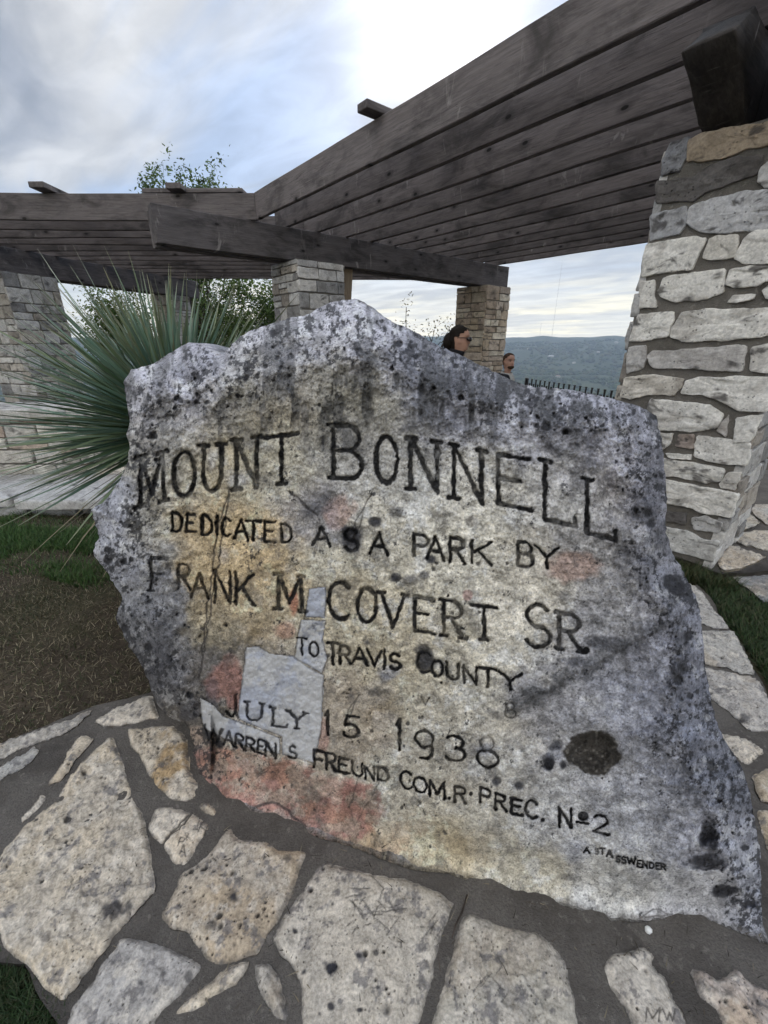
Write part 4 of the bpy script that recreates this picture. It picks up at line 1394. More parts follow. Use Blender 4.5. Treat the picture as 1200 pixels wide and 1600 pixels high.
# (char, x0, x1, ytop, ybottom, baseline slope, stroke width, strength, serif)
INSC = [
    ('M', 217, 258, 706, 792, -.22, 7.5, 1, 1), ('O', 271, 305, 704, 777, -.10, 7, 1, 0), ('U', 316, 349, 694, 769, -.10, 7, 1, 1), ('N', 366, 405, 683, 765, -.12, 7, 1, 1),
    ('T', 413, 467, 678, 758, -.10, 7.5, 1, 1), ('B', 517, 568, 664, 749, 0.04, 7.5, .95, 1), ('O', 587, 621, 681, 756, .06, 7, 1, 0), ('N', 637, 688, 684, 770, .14, 7.5, .95, 1),
    ('N', 704, 758, 694, 788, .22, 7.5, 1, 1), ('E', 773, 830, 708, 797, .20, 7.5, 1, 0), ('L', 846, 899, 718, 822, .22, 8, 1, 1), ('L', 912, 962, 748, 843, .22, 8, 1, 1),
    ('D', 268, 285, 801, 831, .06, 4.2, 1, 0), ('E', 291, 306, 803, 832, .08, 4.2, 1, 0), ('D', 314, 332, 805, 836, .08, 4.2, 1, 0), ('I', 336, 342, 806, 835, .0, 4.2, 1, 0),
    ('C', 346, 362, 809, 839, .08, 4.2, 1, 0), ('A', 366, 388, 811, 843, .06, 4.2, 1, 0), ('T', 385, 408, 813, 844, .06, 4.2, 1, 0), ('E', 412, 431, 815, 847, .08, 4.2, 1, 0), ('D', 438, 456, 818, 849, .08, 4.2, .9, 0),
    ('A', 489, 516, 822, 854, .08, 4.6, .9, 0), ('S', 536, 561, 826, 862, .08, 5.5, .85, 0), ('A', 578, 607, 832, 868, .10, 4.6, 1, 0),
    ('P', 644, 671, 834, 870, .10, 4.8, 1, 0), ('A', 667, 694, 837, 876, .12, 4.8, 1, 0), ('R', 701, 727, 839, 880, .14, 4.8, 1, 0), ('K', 734, 769, 843, 884, .14, 4.8, 1, 0),
    ('B', 807, 834, 846, 887, .12, 5, 1, 0), ('Y', 837, 872, 852, 889, .12, 5, 1, 0),
    ('F', 234, 262, 871, 924, .05, 5.2, 1, 1), ('R', 277, 298, 881, 921, .08, 5, .8, 0), ('A', 300, 325, 894, 935, .10, 5, .9, 0), ('N', 333, 363, 890, 944, .12, 5.4, .8, 0),
    ('K', 366, 398, 894, 948, .12, 5.4, .8, 0), ('M', 432, 474, 896, 955, .10, 6, .85, 1),
    ('C', 513, 549, 908, 968, .08, 6, 1, 0), ('O', 559, 589, 918, 973, .06, 5.6, 1, 0), ('V', 596, 633, 926, 981, .10, 5.6, 1, 1), ('E', 645, 680, 932, 990, .16, 5.6, .95, 0),
    ('R', 690, 724, 936, 997, .16, 5.6, 1, 1), ('T', 735, 778, 944, 1002, .14, 5.8, 1, 1), ('S', 818, 861, 942, 1014, .14, 6.4, 1, 0), ('R', 870, 909, 957, 1019, .16, 6.2, 1, 1),
    ('T', 464, 480, 996, 1023, .10, 3.8, 1, 0), ('O', 484, 497, 1003, 1026, .10, 3.6, 1, 0), ('T', 510, 530, 1003, 1039, .14, 4.4, 1, 0), ('R', 530, 549, 1008, 1039, .14, 4.2, 1, 0), ('A', 550, 574, 1010, 1040, .12, 4.2, 1, 0),
    ('V', 574, 596, 1015, 1042, .12, 4.2, 1, 0), ('I', 598, 604, 1016, 1044, .0, 4.2, 1, 0), ('S', 608, 626, 1020, 1047, .12, 4.2, 1, 0),
    ('C', 651, 674, 1017, 1052, .14, 4.6, .75, 0), ('O', 675, 691, 1031, 1058, .14, 4.0, .9, 0), ('U', 696, 718, 1034, 1063, .16, 4.2, 1, 0), ('N', 722, 747, 1039, 1070, .16, 4.2, 1, 0),
    ('T', 748, 776, 1042, 1076, .16, 4.6, 1, 0), ('Y', 780, 815, 1048, 1081, .14, 4.6, 1, 0),
    ('J', 352, 373, 1084, 1119, .10, 5, 1, 0), ('U', 384, 411, 1096, 1127, .10, 3.6, .9, 1), ('L', 424, 449, 1105, 1137, .16, 3.6, .9, 1), ('Y', 451, 477, 1111, 1139, .14, 3.6, .9, 1),
    ('1', 507, 518, 1110, 1148, .1, 5, 1, 0), ('5', 535, 563, 1117, 1153, .14, 4.8, .95, 0), ('1', 618, 631, 1122, 1172, .14, 5, 1, 0), ('9', 648, 678, 1139, 1187, .14, 4.4, 1, 0),
    ('3', 696, 728, 1147, 1191, .14, 4.4, 1, 0), ('o', 746, 778, 1170, 1201, .14, 4.6, 1, 0), ('o', 751, 772, 1149, 1173, .14, 4.0, .52, 0),
    ('W', 320, 347, 1133, 1160, .20, 3.4, 1, 0), ('A', 350, 366, 1142, 1166, .22, 3.4, 1, 0), ('R', 368, 381, 1146, 1170, .22, 3.2, 1, 0), ('R', 383, 399, 1151, 1175, .22, 3.2, 1, 0), ('E', 402, 413, 1155, 1178, .22, 3.2, 1, 0),
    ('N', 414, 432, 1158, 1184, .22, 3.6, 1, 0), ('S', 451, 463, 1164, 1187, .20, 3.2, .8, 0),
    ('F', 490, 507, 1172, 1202, .22, 4, 1, 0), ('R', 508, 526, 1176, 1206, .22, 4, .9, 0), ('E', 529, 546, 1183, 1209, .22, 3.8, .9, 0), ('U', 549, 568, 1189, 1214, .22, 3.8, .95, 0), ('N', 569, 587, 1196, 1220, .22, 3.6, .9, 0), ('D', 590, 607, 1198, 1222, .22, 3.8, .9, 0),
    ('C', 626, 645, 1203, 1235, .20, 4, 1, 0), ('O', 647, 667, 1213, 1239, .18, 3.8, 1, 0), ('M', 670, 696, 1218, 1248, .20, 3.8, 1, 0), ('R', 709, 728, 1227, 1255, .20, 3.8, 1, 0),
    ('P', 749, 767, 1230, 1257, .20, 4.2, .9, 0), ('R', 772, 791, 1239, 1267, .20, 4.2, 1, 0), ('E', 797, 817, 1246, 1274, .22, 4.2, 1, 0), ('C', 820, 841, 1249, 1280, .18, 4.2, 1, 0),
    ('N', 872, 895, 1261, 1293, .12, 4.6, 1, 0), ('2', 926, 952, 1272, 1304, .18, 4.2, .9, 0),
    ('A', 912, 921, 1323, 1333, .15, 1.9, .8, 0), ('S', 929, 935, 1325, 1335, .15, 1.9, .45, 0), ('T', 937, 945, 1325, 1335, .15, 2.0, .75, 0), ('A', 948, 957, 1328, 1339, .15, 2.0, .9, 0), ('S', 962, 969, 1337, 1347, .15, 2.0, .9, 0),
    ('S', 971, 978, 1338, 1349, .15, 2.0, .9, 0), ('W', 980, 993, 1339, 1350, .15, 2.0, 1, 0), ('E', 995, 1002, 1344, 1355, .15, 2.0, 1, 0), ('N', 1003, 1012, 1345, 1356, .15, 2.0, 1, 0),
    ('D', 1014, 1022, 1347, 1357, .15, 2.0, 1, 0), ('E', 1024, 1031, 1348, 1358, .15, 2.0, 1, 0), ('R', 1032, 1040, 1349, 1359, .15, 2.0, 1, 0),
    ('V', 658, 671, 1088, 1102, .1, 1.9, .5, 0), ('8', 788, 806, 1097, 1122, .1, 2.6, .5, 0),
]
DOTS = [(916, 1016, 5), (702, 1247, 2.2), (736, 1240, 2.4), (848, 1281, 2.8)]
PATCHES = [
    ('marble_patch', [(483, 921), (508, 917), (510, 940), (507.5, 966), (477, 964), (480, 940)], 'narrow pale marble sliver above the TO piece'),
    ('marble_patch', [(471, 968), (509, 970), (504, 1000), (512.5, 1029), (503, 1052), (460, 1028), (465, 996)], 'pale marble piece carved with TO'),
    ('marble_patch', [(385, 1012), (404, 1010), (421, 1021), (458, 1025), (483, 1044), (506, 1055), (504, 1100), (502, 1142), (490, 1192), (441, 1178), (441, 1151), (376, 1125), (372, 1117), (377, 1075)], 'large pale marble piece carved with ULY'),
    ('marble_patch', [(312, 1090), (329, 1098), (350, 1120), (375, 1128), (437, 1153), (438, 1178), (400, 1170), (358, 1157), (317, 1137)], 'pale marble strip under the letter J'),
]


def blob(P, cx, cy, rx, ry, seed, soft=0.45, ragged=0.45):
    d = np.hypot((P[:, 0] - cx) / rx, (P[:, 1] - cy) / ry)
    near = d < 2.2
    m = np.zeros(len(P))
    if near.any():
        q = P[near]
        dd = d[near] + ragged * fbm(p3(q[:, 0] / 600, q[:, 1] / 600, 14), 4, 0.6, seed)
        m[near] = sstep(1.0, 1.0 - soft, dd)
    return m


def near_curve(P, pts, w, seed=0, jit=1.2):
    """1 on a crack line, falling to 0 at w pixels"""
    poly = densify(pts, 9, jit, seed)
    lo, hi = poly.min(0) - w, poly.max(0) + w
    m = ((P > lo) & (P < hi)).all(1)
    out = np.zeros(len(P))
    if m.any():
        d = poly_dist(P[m], poly, False)
        out[m] = np.clip(1 - d / w, 0, 1)
    return out


def side_of(P, pts):
    """signed horizontal distance x - curve_x(y) for a curve given by y-increasing points"""
    pts = np.array(pts, float)
    return P[:, 0] - np.interp(P[:, 1], pts[:, 1], pts[:, 0])


def above(P, pts):
    pts = np.array(pts, float)
    return np.interp(P[:, 0], pts[:, 0], pts[:, 1]) - P[:, 1]


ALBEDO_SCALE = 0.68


def build_boulder():
    rim = densify(np.array(SIL + LFT[1:]), 100)      # unused placeholder keeps order clear
    sil = densify(SIL, 6, 0.9, 1, False)
    bot = densify(BOT, 6, 0.8, 2, False)
    lft = densify(LFT + [SIL[0]], 6, 0.9, 3, False)
    poly = np.concatenate((sil[:-1], bot[:-1], lft[:-1]))
    step = 1.3
    P, q, cen, BE = grid_in_poly(poly, step)
    n = len(P)
    nrm = np.array((-0.27, -1.0, 0.135))
    k = np.linalg.norm(nrm)
    nrm /= k
    c0 = -0.83 / k
    open_edge = np.concatenate((lft[:-1], sil))
    dE = coarse_dist(P, open_edge, False)
    dB = coarse_dist(P, bot, False)
    x, y = P[:, 0] / 600.0, P[:, 1] / 600.0
    # ragged warp used for the outlines of letters and stains
    wob = np.stack((fbm(p3(x, y, 60), 3, 0.6, 70), fbm(p3(x, y, 60), 3, 0.6, 80)), 1)
    # ---- large form
    d = np.zeros(n)
    w = 62.0 + 18 * fbm(p3(x, y, 5), 2, 0.5, 4)
    t = np.clip(dE / w, 0, 1)
    d -= 0.15 * (1 - np.sqrt(np.clip(1 - (1 - t) ** 2, 0, 1)))
    crest = [(150, 690), (200, 655), (290, 640), (350, 612), (410, 585), (480, 575), (560, 560), (640, 585), (720, 622), (790, 648), (860, 655), (940, 668), (1000, 690), (1040, 720)]
    dc = above(P, crest) + 10 * fbm(p3(x, y, 8), 3, 0.5, 14)
    d -= np.clip(dc, 0, None) * 0.0013 + 0.00001 * np.clip(dc, 0, None) ** 2
    ridge_r = [(985, 560), (1000, 700), (1005, 800), (1010, 900), (1045, 960), (1060, 1030), (1055, 1120), (1085, 1200), (1110, 1260), (1130, 1330), (1160, 1400), (1190, 1480)]
    dr = side_of(P, ridge_r) + 8 * fbm(p3(x, y, 9), 3, 0.5, 15)
    d -= np.clip(dr, 0, None) * 0.0026
    ridge_l = [(215, 560), (215, 800), (235, 880), (240, 960), (270, 1040), (300, 1120), (320, 1200)]
    dl = -side_of(P, ridge_l) + 8 * fbm(p3(x, y, 9), 3, 0.5, 16)
    d -= np.clip(dl, 0, None) * 0.0014
    # belly and broad unevenness
    d += 0.05 * np.exp(-(((P[:, 0] - 640) / 330) ** 2 + ((P[:, 1] - 950) / 330) ** 2))
    flatm = sstep(60, 150, dE) * sstep(30, 110, -dc) * sstep(20, 90, -dr)
    d += (1 - 0.7 * flatm) * 0.022 * fbm(p3(x, y, 4.0), 3, 0.5, 21)
    d += (1 - 0.66 * flatm) * 0.021 * fbm(p3(x, y, 13), 5, 0.58, 22)
    d += (0.0045 + 0.004 * (1 - flatm)) * fbm(p3(x, y, 38), 4, 0.6, 23)
    d += 0.0026 * fbm(p3(x, y, 120), 3, 0.6, 24)
    # left lobe set off from the main crown by a cleft
    cleft = [(349, 552), (352, 575), (335, 600), (310, 625), (280, 645), (240, 655)]
    cf = near_curve(P, cleft, 22, 5, 3)
    d -= 0.030 * cf ** 1.5
    lobe = blob(P, 265, 605, 75, 48, 6, 0.6, 0.2)
    d += 0.018 * lobe
    # scar running up to the right: the surface below it steps back
    scar = np.array([(760, 1125), (815, 1100), (870, 1070), (930, 1040), (975, 1010), (1040, 975), (1100, 940)], float)
    ds = above(P, scar + 0) * -1 + 5 * wob[:, 0]
    zone = sstep(760, 860, P[:, 0]) * sstep(150, 20, ds)
    d -= 0.030 * zone * sstep(-4, 7, ds)
    # lumps at lower right, hollow foot at lower left
    for cx, cy, rx, ry, am in ((1105, 1298, 26, 34, -.03), (1098, 1345, 42, 20, -.035), (1128, 1385, 24, 13, -.025), (1172, 1410, 22, 10, -.02), (925, 1175, 44, 36, -.020), (930, 1172, 34, 28, -.016),
                               (868, 1165, 17, 13, -.012), (858, 1192, 10, 12, -.018), (880, 1195, 9, 10, -.014), (545, 845, 20, 24, -.014), (727, 652, 26, 20, -.016), (1052, 915, 18, 16, -.02),
                               (505, 690, 8, 14, -.012), (574, 866, 0, 0, 0), (662, 1033, 14, 18, -.008), (415, 985, 24, 22, -.010), (440, 1000, 15, 12, -.008), (776, 1220, 12, 9, -.009), (811, 1226, 11, 9, -.009),
                               (555, 790, 26, 34, .006), (585, 1085, 30, 24, .005), (600, 1130, 22, 20, .006), (545, 1095, 18, 30, -.008)):
        if rx:
            d += am * blob(P, cx, cy, rx, ry, int(cx), 0.5, 0.35)
    # upper fluting: shallow upright grooves under the crown
    fl = fbm(p3(x, y, 26, 1.0, 0.28), 4, 0.6, 31)
    upz = sstep(700, 640, P[:, 1]) * sstep(380, 430, P[:, 0]) * sstep(560, 600, P[:, 1] + 0 * x)
    d -= 0.010 * upz * sstep(0.0, 0.5, fl)
    # pits
    lowf = fbm(p3(x, y, 6), 3, 0.5, 41)
    rough_z = np.clip(sstep(-30, 60, dc) * 0.9 + sstep(-40, 40, dr) * 0.9 + sstep(90, 30, dE) * 0.6 + 0.16 + 0.25 * sstep(0.1, .5, lowf), 0, 1)
    pb = worley(x + wob[:, 0] * .004, y + wob[:, 1] * .004, 0.052, 1, 0.5, 0.08, 0.34)
    ps = worley(x + wob[:, 0] * .003, y + wob[:, 1] * .003, 0.021, 2, 0.55, 0.10, 0.42)
    pt = worley(x, y, 0.009, 3, 0.5, 0.15, 0.5)
    pb *= rough_z > 0.30 + 0.4 * vn(p3(x, y, 19.2), 5)
    ps = ps * (rough_z > 0.12 + 0.75 * vn(p3(x, y, 30), 6))
    d -= 0.014 * sstep(0, .55, pb) + 0.0065 * sstep(0, .55, ps) + 0.0016 * sstep(0, .5, pt) * (0.3 + 0.7 * rough_z)
    # cracks
    cracks = [([(360, 764), (348, 800), (337, 850), (331, 905), (322, 960), (317, 1010), (312, 1060)], 2.6, .75),
              ([(452, 768), (464, 777), (479, 794), (496, 805)], 3.0, .8), ([(578, 772), (568, 790), (556, 815), (553, 845)], 2.6, .6),
              ([(498, 806), (500, 835), (490, 870)], 3.0, .5), ([(605, 1200), (580, 1195), (560, 1215), (545, 1260), (555, 1290)], 3.0, .5),
              ([(310, 1160), (305, 1190), (315, 1215)], 3.0, .6), ([(430, 1195), (408, 1203), (400, 1215)], 2.6, .5),
              ([(380, 1285), (400, 1262), (425, 1254), (445, 1262), (462, 1280), (478, 1290)], 4.0, .9), 
              ([(560, 1085), (545, 1110), (540, 1135)], 3.0, .6), 
              ([(1000, 1436), (1020, 1420), (1050, 1428)], 3, .6)]
    crk = np.zeros(n)
    for i, (c, wd, am) in enumerate(cracks):
        m = near_curve(P, c, wd, 90 + i) * am
        d -= 0.006 * m
        crk = np.maximum(crk, m)
    # ---- inscription: cut 8-11 mm deep
    let = np.zeros(n)
    order = np.argsort(P[:, 0], kind='stable')
    xs_sorted = P[order, 0]
    for ch, xl, xr, yt, yb, sl, wd, am, sf in INSC:
        wpx = xr - xl
        h = (yb - yt) - abs(sl) * wpx
        base = yb - max(0.0, sl * wpx)
        T = lambda u, v: (xl + u * wpx, base + sl * u * wpx - v * h)
        A, B = [], []
        for s in GL[ch]:
            pts = [T(*p) for p in s]
            A += pts[:-1]
            B += pts[1:]
        if sf:
            for u, v in SERIF.get(ch, []):
                cx, cy = T(u, v)
                A.append((cx - wd * 1.0, cy - sl * wd))
                B.append((cx + wd * 1.0, cy + sl * wd))
        i0, i1 = np.searchsorted(xs_sorted, (xl - 12, xr + 12))
        idx = order[i0:i1]
        idx = idx[(P[idx, 1] > yt - 12) & (P[idx, 1] < yb + 12)]
        Q = P[idx] + wob[idx] * (1.7 if wd > 3 else 0.4)
        dist = seg_dist(Q, np.array(A), np.array(B))
        ww = wd * 0.56 * (1 + 0.38 * fbm(p3(x[idx], y[idx], 32), 3, 0.6, 61))
        m = sstep(ww + 0.9, ww * 0.45, dist) * am
        let[idx] = np.maximum(let[idx], m)
        d[idx] -= 0.0 * m
    for cx, cy, r in DOTS:
        let = np.maximum(let, sstep(r + 1, r - 0.5, np.hypot(P[:, 0] - cx, P[:, 1] - cy)))
    let = np.maximum(let, sstep(9.5, 7.5, np.hypot((P[:, 0] - 911) * 1.0, (P[:, 1] - 1275) * 1.15)) * 0.9)
    let = np.maximum(let, near_curve(P, [(901, 1284), (919, 1287)], 3.2, 1, 0.1) > 0.4)
    d -= 0.018 * let
    # ---- marble inlays with a joint round each
    joint = np.zeros(n)
    for nm, pp, lb in PATCHES:
        joint = np.maximum(joint, near_curve(P, list(pp) + [pp[0]], 2.6, 8, 0.3))
    d -= 0.004 * sstep(0.15, 0.8, joint)
    # ---- meet the ground along the foot
    Gp = on_z(P[:, 0], np.maximum(P[:, 1], 1150), 0.0)
    dG = Gp @ nrm - c0
    wgt = sstep(95, 0, dB)
    wl = np.where(P[:, 0] < 330, sstep(60, 0, dB), wgt)
    d = d * (1 - wl) + dG * wl + wl * (1 - wl) * 0.03
    X = on_plane(P[:, 0], P[:, 1], nrm, c0 + d)
    X[:, 2] = np.maximum(X[:, 2], -0.03)
    # ---- colour: mineral, lichen and dirt patches, plus some painted underside shade
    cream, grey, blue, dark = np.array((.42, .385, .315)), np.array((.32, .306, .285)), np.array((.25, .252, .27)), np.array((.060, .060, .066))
    f1, f2, f3, f4 = (fbm(p3(x, y, s), o, 0.6, sd) for s, o, sd in ((5, 5, 101), (11, 5, 111), (26, 5, 121), (60, 4, 131)))
    edge_z = np.clip(sstep(-60, 60, dc) + sstep(-60, 50, dr) + sstep(-70, 40, dl) + sstep(110, 20, dE) * 0.5, 0, 1)
    # broad mineral and lichen zones; dark lower left partly paints the underside's shade
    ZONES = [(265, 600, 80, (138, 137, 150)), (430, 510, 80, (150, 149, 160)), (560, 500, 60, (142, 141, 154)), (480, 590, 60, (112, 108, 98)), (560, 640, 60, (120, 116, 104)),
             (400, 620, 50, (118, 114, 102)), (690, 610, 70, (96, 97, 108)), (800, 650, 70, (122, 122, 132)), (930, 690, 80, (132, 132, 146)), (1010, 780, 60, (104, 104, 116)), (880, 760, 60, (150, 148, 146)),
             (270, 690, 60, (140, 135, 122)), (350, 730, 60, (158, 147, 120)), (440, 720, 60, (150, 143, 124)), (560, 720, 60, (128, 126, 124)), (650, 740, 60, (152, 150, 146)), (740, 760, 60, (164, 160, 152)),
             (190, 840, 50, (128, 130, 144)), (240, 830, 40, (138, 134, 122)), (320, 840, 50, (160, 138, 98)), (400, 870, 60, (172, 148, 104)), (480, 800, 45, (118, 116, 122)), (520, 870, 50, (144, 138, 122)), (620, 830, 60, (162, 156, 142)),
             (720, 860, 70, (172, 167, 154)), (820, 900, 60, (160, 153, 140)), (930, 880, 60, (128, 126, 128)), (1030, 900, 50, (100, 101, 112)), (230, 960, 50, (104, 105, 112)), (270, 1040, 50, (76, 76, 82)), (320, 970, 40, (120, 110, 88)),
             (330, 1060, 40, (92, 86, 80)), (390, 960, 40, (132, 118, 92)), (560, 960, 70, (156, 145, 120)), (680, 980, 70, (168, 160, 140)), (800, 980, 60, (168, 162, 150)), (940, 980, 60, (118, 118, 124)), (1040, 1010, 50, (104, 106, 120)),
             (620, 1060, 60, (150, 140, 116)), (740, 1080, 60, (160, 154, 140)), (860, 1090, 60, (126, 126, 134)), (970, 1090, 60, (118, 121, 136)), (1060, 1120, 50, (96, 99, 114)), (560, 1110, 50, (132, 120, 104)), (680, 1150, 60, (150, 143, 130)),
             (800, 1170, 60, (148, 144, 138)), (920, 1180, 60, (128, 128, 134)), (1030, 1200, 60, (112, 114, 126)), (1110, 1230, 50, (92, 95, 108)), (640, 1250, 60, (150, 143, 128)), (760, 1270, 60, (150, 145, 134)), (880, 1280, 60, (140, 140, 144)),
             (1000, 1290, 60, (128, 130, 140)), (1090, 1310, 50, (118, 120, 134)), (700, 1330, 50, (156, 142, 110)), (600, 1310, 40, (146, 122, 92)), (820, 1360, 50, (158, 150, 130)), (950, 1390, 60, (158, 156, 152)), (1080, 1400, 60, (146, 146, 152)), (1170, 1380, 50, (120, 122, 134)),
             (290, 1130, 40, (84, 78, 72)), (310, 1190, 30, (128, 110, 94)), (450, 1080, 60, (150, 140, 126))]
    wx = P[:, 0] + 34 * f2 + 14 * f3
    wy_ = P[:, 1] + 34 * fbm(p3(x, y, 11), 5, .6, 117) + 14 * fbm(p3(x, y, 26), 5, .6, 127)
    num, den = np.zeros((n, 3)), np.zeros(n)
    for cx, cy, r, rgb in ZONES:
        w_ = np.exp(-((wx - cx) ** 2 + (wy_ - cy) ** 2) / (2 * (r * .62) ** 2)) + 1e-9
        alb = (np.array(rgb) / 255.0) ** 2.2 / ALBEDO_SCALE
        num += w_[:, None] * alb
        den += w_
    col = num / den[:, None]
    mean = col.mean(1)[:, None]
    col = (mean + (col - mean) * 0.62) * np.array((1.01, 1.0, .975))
    # crusts: pale chalk and dark lichen with crisp, ragged outlines
    m5 = fbm(p3(x, y, 34), 6, .68, 141)
    m6 = fbm(p3(x, y, 15), 6, .66, 146)
    col = col * (1 + .30 * m5 + .32 * m6)[:, None]
    col = lerp(col, np.minimum(col * 1.5 + .04, .60), .55 * sstep(.20, .42, fbm(p3(x, y, 21), 6, .66, 151)))
    col = lerp(col, np.array((.47, .465, .46)), .40 * sstep(.30, .48, fbm(p3(x, y, 44), 5, .66, 156)) * (0.35 + 0.65 * edge_z))
    # ochre and olive
    for cx, cy, rx, ry, a in ((370, 880, 85, 52, .75), (300, 830, 40, 40, .6), (420, 870, 40, 30, .55), (330, 950, 50, 45, .35), (415, 985, 45, 32, .55), (395, 800, 70, 30, .3), (575, 1310, 85, 30, .6), (720, 1325, 80, 36, .45),
                              (620, 1010, 110, 60, .22), (550, 930, 60, 50, .22), (590, 1110, 60, 50, .35), (330, 720, 60, 50, .25), (450, 650, 70, 50, .25), (700, 1230, 60, 30, .15), (960, 760, 40, 50, .2), (800, 1130, 70, 40, .15)):
        col = lerp(col, np.array((.42, .315, .18)), min(1, a * .55) * blob(P, cx, cy, rx, ry, int(cx * 3 + cy), 0.8, 0.5))
    # red and pink mortar repairs
    red, pink = np.array((.315, .175, .15)), np.array((.40, .275, .235))
    foot = np.zeros(n)
    redpoly = densify([(296, 1190), (312, 1172), (330, 1160), (400, 1176), (450, 1186), (490, 1203), (540, 1214), (590, 1228), (606, 1260), (585, 1300), (560, 1322), (500, 1315), (440, 1292), (380, 1270), (335, 1244), (300, 1218)], 8, 1.5, 6)
    bx = (P[:, 0] > 285) & (P[:, 0] < 620) & (P[:, 1] > 1150)
    idx = np.nonzero(bx)[0]
    dd = poly_dist(P[idx], redpoly)
    xs_, ys_ = P[idx, 0], P[idx, 1]
    ins = np.zeros(len(idx), bool)
    for (x1, y1), (x2, y2) in zip(redpoly, np.roll(redpoly, -1, 0)):
        cr = (y1 > ys_) != (y2 > ys_)
        ins ^= cr & (xs_ < x1 + (ys_ - y1) / (y2 - y1 + 1e-12) * (x2 - x1))
    foot[idx] = sstep(-4, 8, np.where(ins, dd, -dd) + 7 * wob[idx, 0])
    rcol = lerp(np.tile(red, (n, 1)), np.array((.36, .20, .15)), sstep(-.1, .4, f2))
    rcol = lerp(rcol, np.array((.34, .15, .14)), .5 * blob(P, 540, 1245, 60, 40, 5, .8, .4))
    rcol = lerp(rcol, np.array((.30, .235, .19)), .8 * sstep(.0, .35, f3))
    rcol = rcol * (1 + .5 * m5 + .35 * m6)[:, None]
    foot = foot * (1 - .45 * sstep(.05, .4, m6))
    col = lerp(col, rcol, .92 * foot)
    for cx, cy, rx, ry, cc, a in ((352, 1062, 34, 40, red, .85), (360, 1040, 18, 22, red, .5), (460, 945, 12, 30, np.array((.45, .22, .15)), .9), (445, 985, 26, 20, np.array((.40, .22, .16)), .6), (365, 1095, 16, 18, red, .8),
                                  (530, 800, 26, 34, pink, .75), (893, 882, 50, 28, np.array((.38, .275, .235)), .8), (730, 930, 9, 9, np.array((.36, .24, .22)), .8), (505, 1150, 10, 40, np.array((.36, .21, .18)), .6), (308, 1150, 14, 16, np.array((.40, .31, .25)), .7),
                                  (585, 1085, 36, 26, np.array((.40, .36, .31)), .6), (602, 1130, 24, 20, np.array((.42, .38, .33)), .6), (600, 1160, 18, 14, np.array((.33, .29, .25)), .5), (554, 790, 12, 20, pink, .4), (736, 815, 16, 14, np.array((.36, .34, .32)), .6)):
        col = lerp(col, cc, a * blob(P, cx, cy, rx, ry, int(cx * 5 + cy), 0.45, 0.4))
    # blue-black lichen stains; lower left ones also deepen the painted underside shade
    for cx, cy, rx, ry, a in ((490, 790, 40, 22, .5), (375, 680, 30, 26, .35), (540, 690, 26, 32, .5), (600, 1060, 22, 14, .6), (552, 1085, 14, 20, .5), (662, 1033, 17, 22, .75), (545, 845, 20, 22, .85), (745, 1170, 22, 16, .35), (300, 800, 12, 10, .4),
                              (875, 690, 60, 34, .55), (930, 720, 50, 30, .35), (990, 870, 40, 50, .5), (1015, 800, 28, 46, .5), (1060, 1060, 30, 60, .7), (1080, 1180, 24, 40, .55), (1052, 915, 17, 14, .9), (900, 1035, 50, 13, .75), (960, 1005, 50, 14, .7), (850, 1080, 40, 10, .55),
                              (1105, 1298, 22, 32, .9), (1098, 1343, 36, 17, .85), (1130, 1392, 22, 9, .9), (1172, 1412, 20, 9, .85), (868, 1165, 16, 11, .6), (857, 1192, 9, 12, .85), (880, 1195, 8, 9, .7), (776, 1220, 9, 8, .8), (811, 1226, 9, 8, .75), (640, 905, 16, 10, .6), (735, 905, 14, 10, .6), (880, 930, 16, 10, .5),
                              (620, 800, 14, 10, .6), (585, 815, 12, 9, .8), (940, 1095, 40, 22, .3), (700, 600, 60, 40, .35), (590, 560, 50, 24, .35), (760, 610, 40, 26, .4), (480, 545, 60, 16, .3), (290, 575, 40, 20, .35), (505, 692, 8, 16, .8), (250, 1010, 24, 60, .4), (290, 1110, 26, 40, .6), (330, 1080, 14, 30, .5),
                              (415, 700, 16, 12, .4), (355, 640, 50, 16, .3), (245, 700, 24, 12, .5), (700, 770, 14, 40, .15), (727, 650, 26, 18, .55), (830, 650, 40, 20, .4), (675, 875, 10, 9, .8), (662, 898, 8, 7, .7), (619, 903, 8, 8, .85), (574, 1003, 6, 8, .7), (900, 1370, 30, 6, .2)):
        col = lerp(col, np.array((.075, .077, .095)), a * blob(P, cx, cy, rx, ry, int(cx * 7 + cy), 0.75, 0.75))
    for cx, cy, rx, ry, a in ((370, 750, 24, 20, .4), (330, 720, 10, 24, .35), (612, 1050, 26, 14, .45), (760, 1172, 24, 16, .35), (870, 1180, 24, 22, .4), (900, 1330, 40, 22, .4), (1060, 1140, 50, 30, .35), (350, 865, 12, 14, .35), (1120, 1340, 30, 20, .3), (520, 830, 20, 40, .3)):
        col = lerp(col, np.array((.32, .34, .42)), a * blob(P, cx, cy, rx, ry, int(cx * 9 + cy), 0.8, 0.5))
    sc_line = near_curve(P + 5 * wob, [(775, 1118), (815, 1100), (870, 1070), (930, 1040), (975, 1010), (1040, 975)], 26, 12, 4)
    col = lerp(col, np.array((.07, .071, .075)), .7 * sstep(.30, .95, sc_line + .55 * f3 + .35 * m6 - .1))
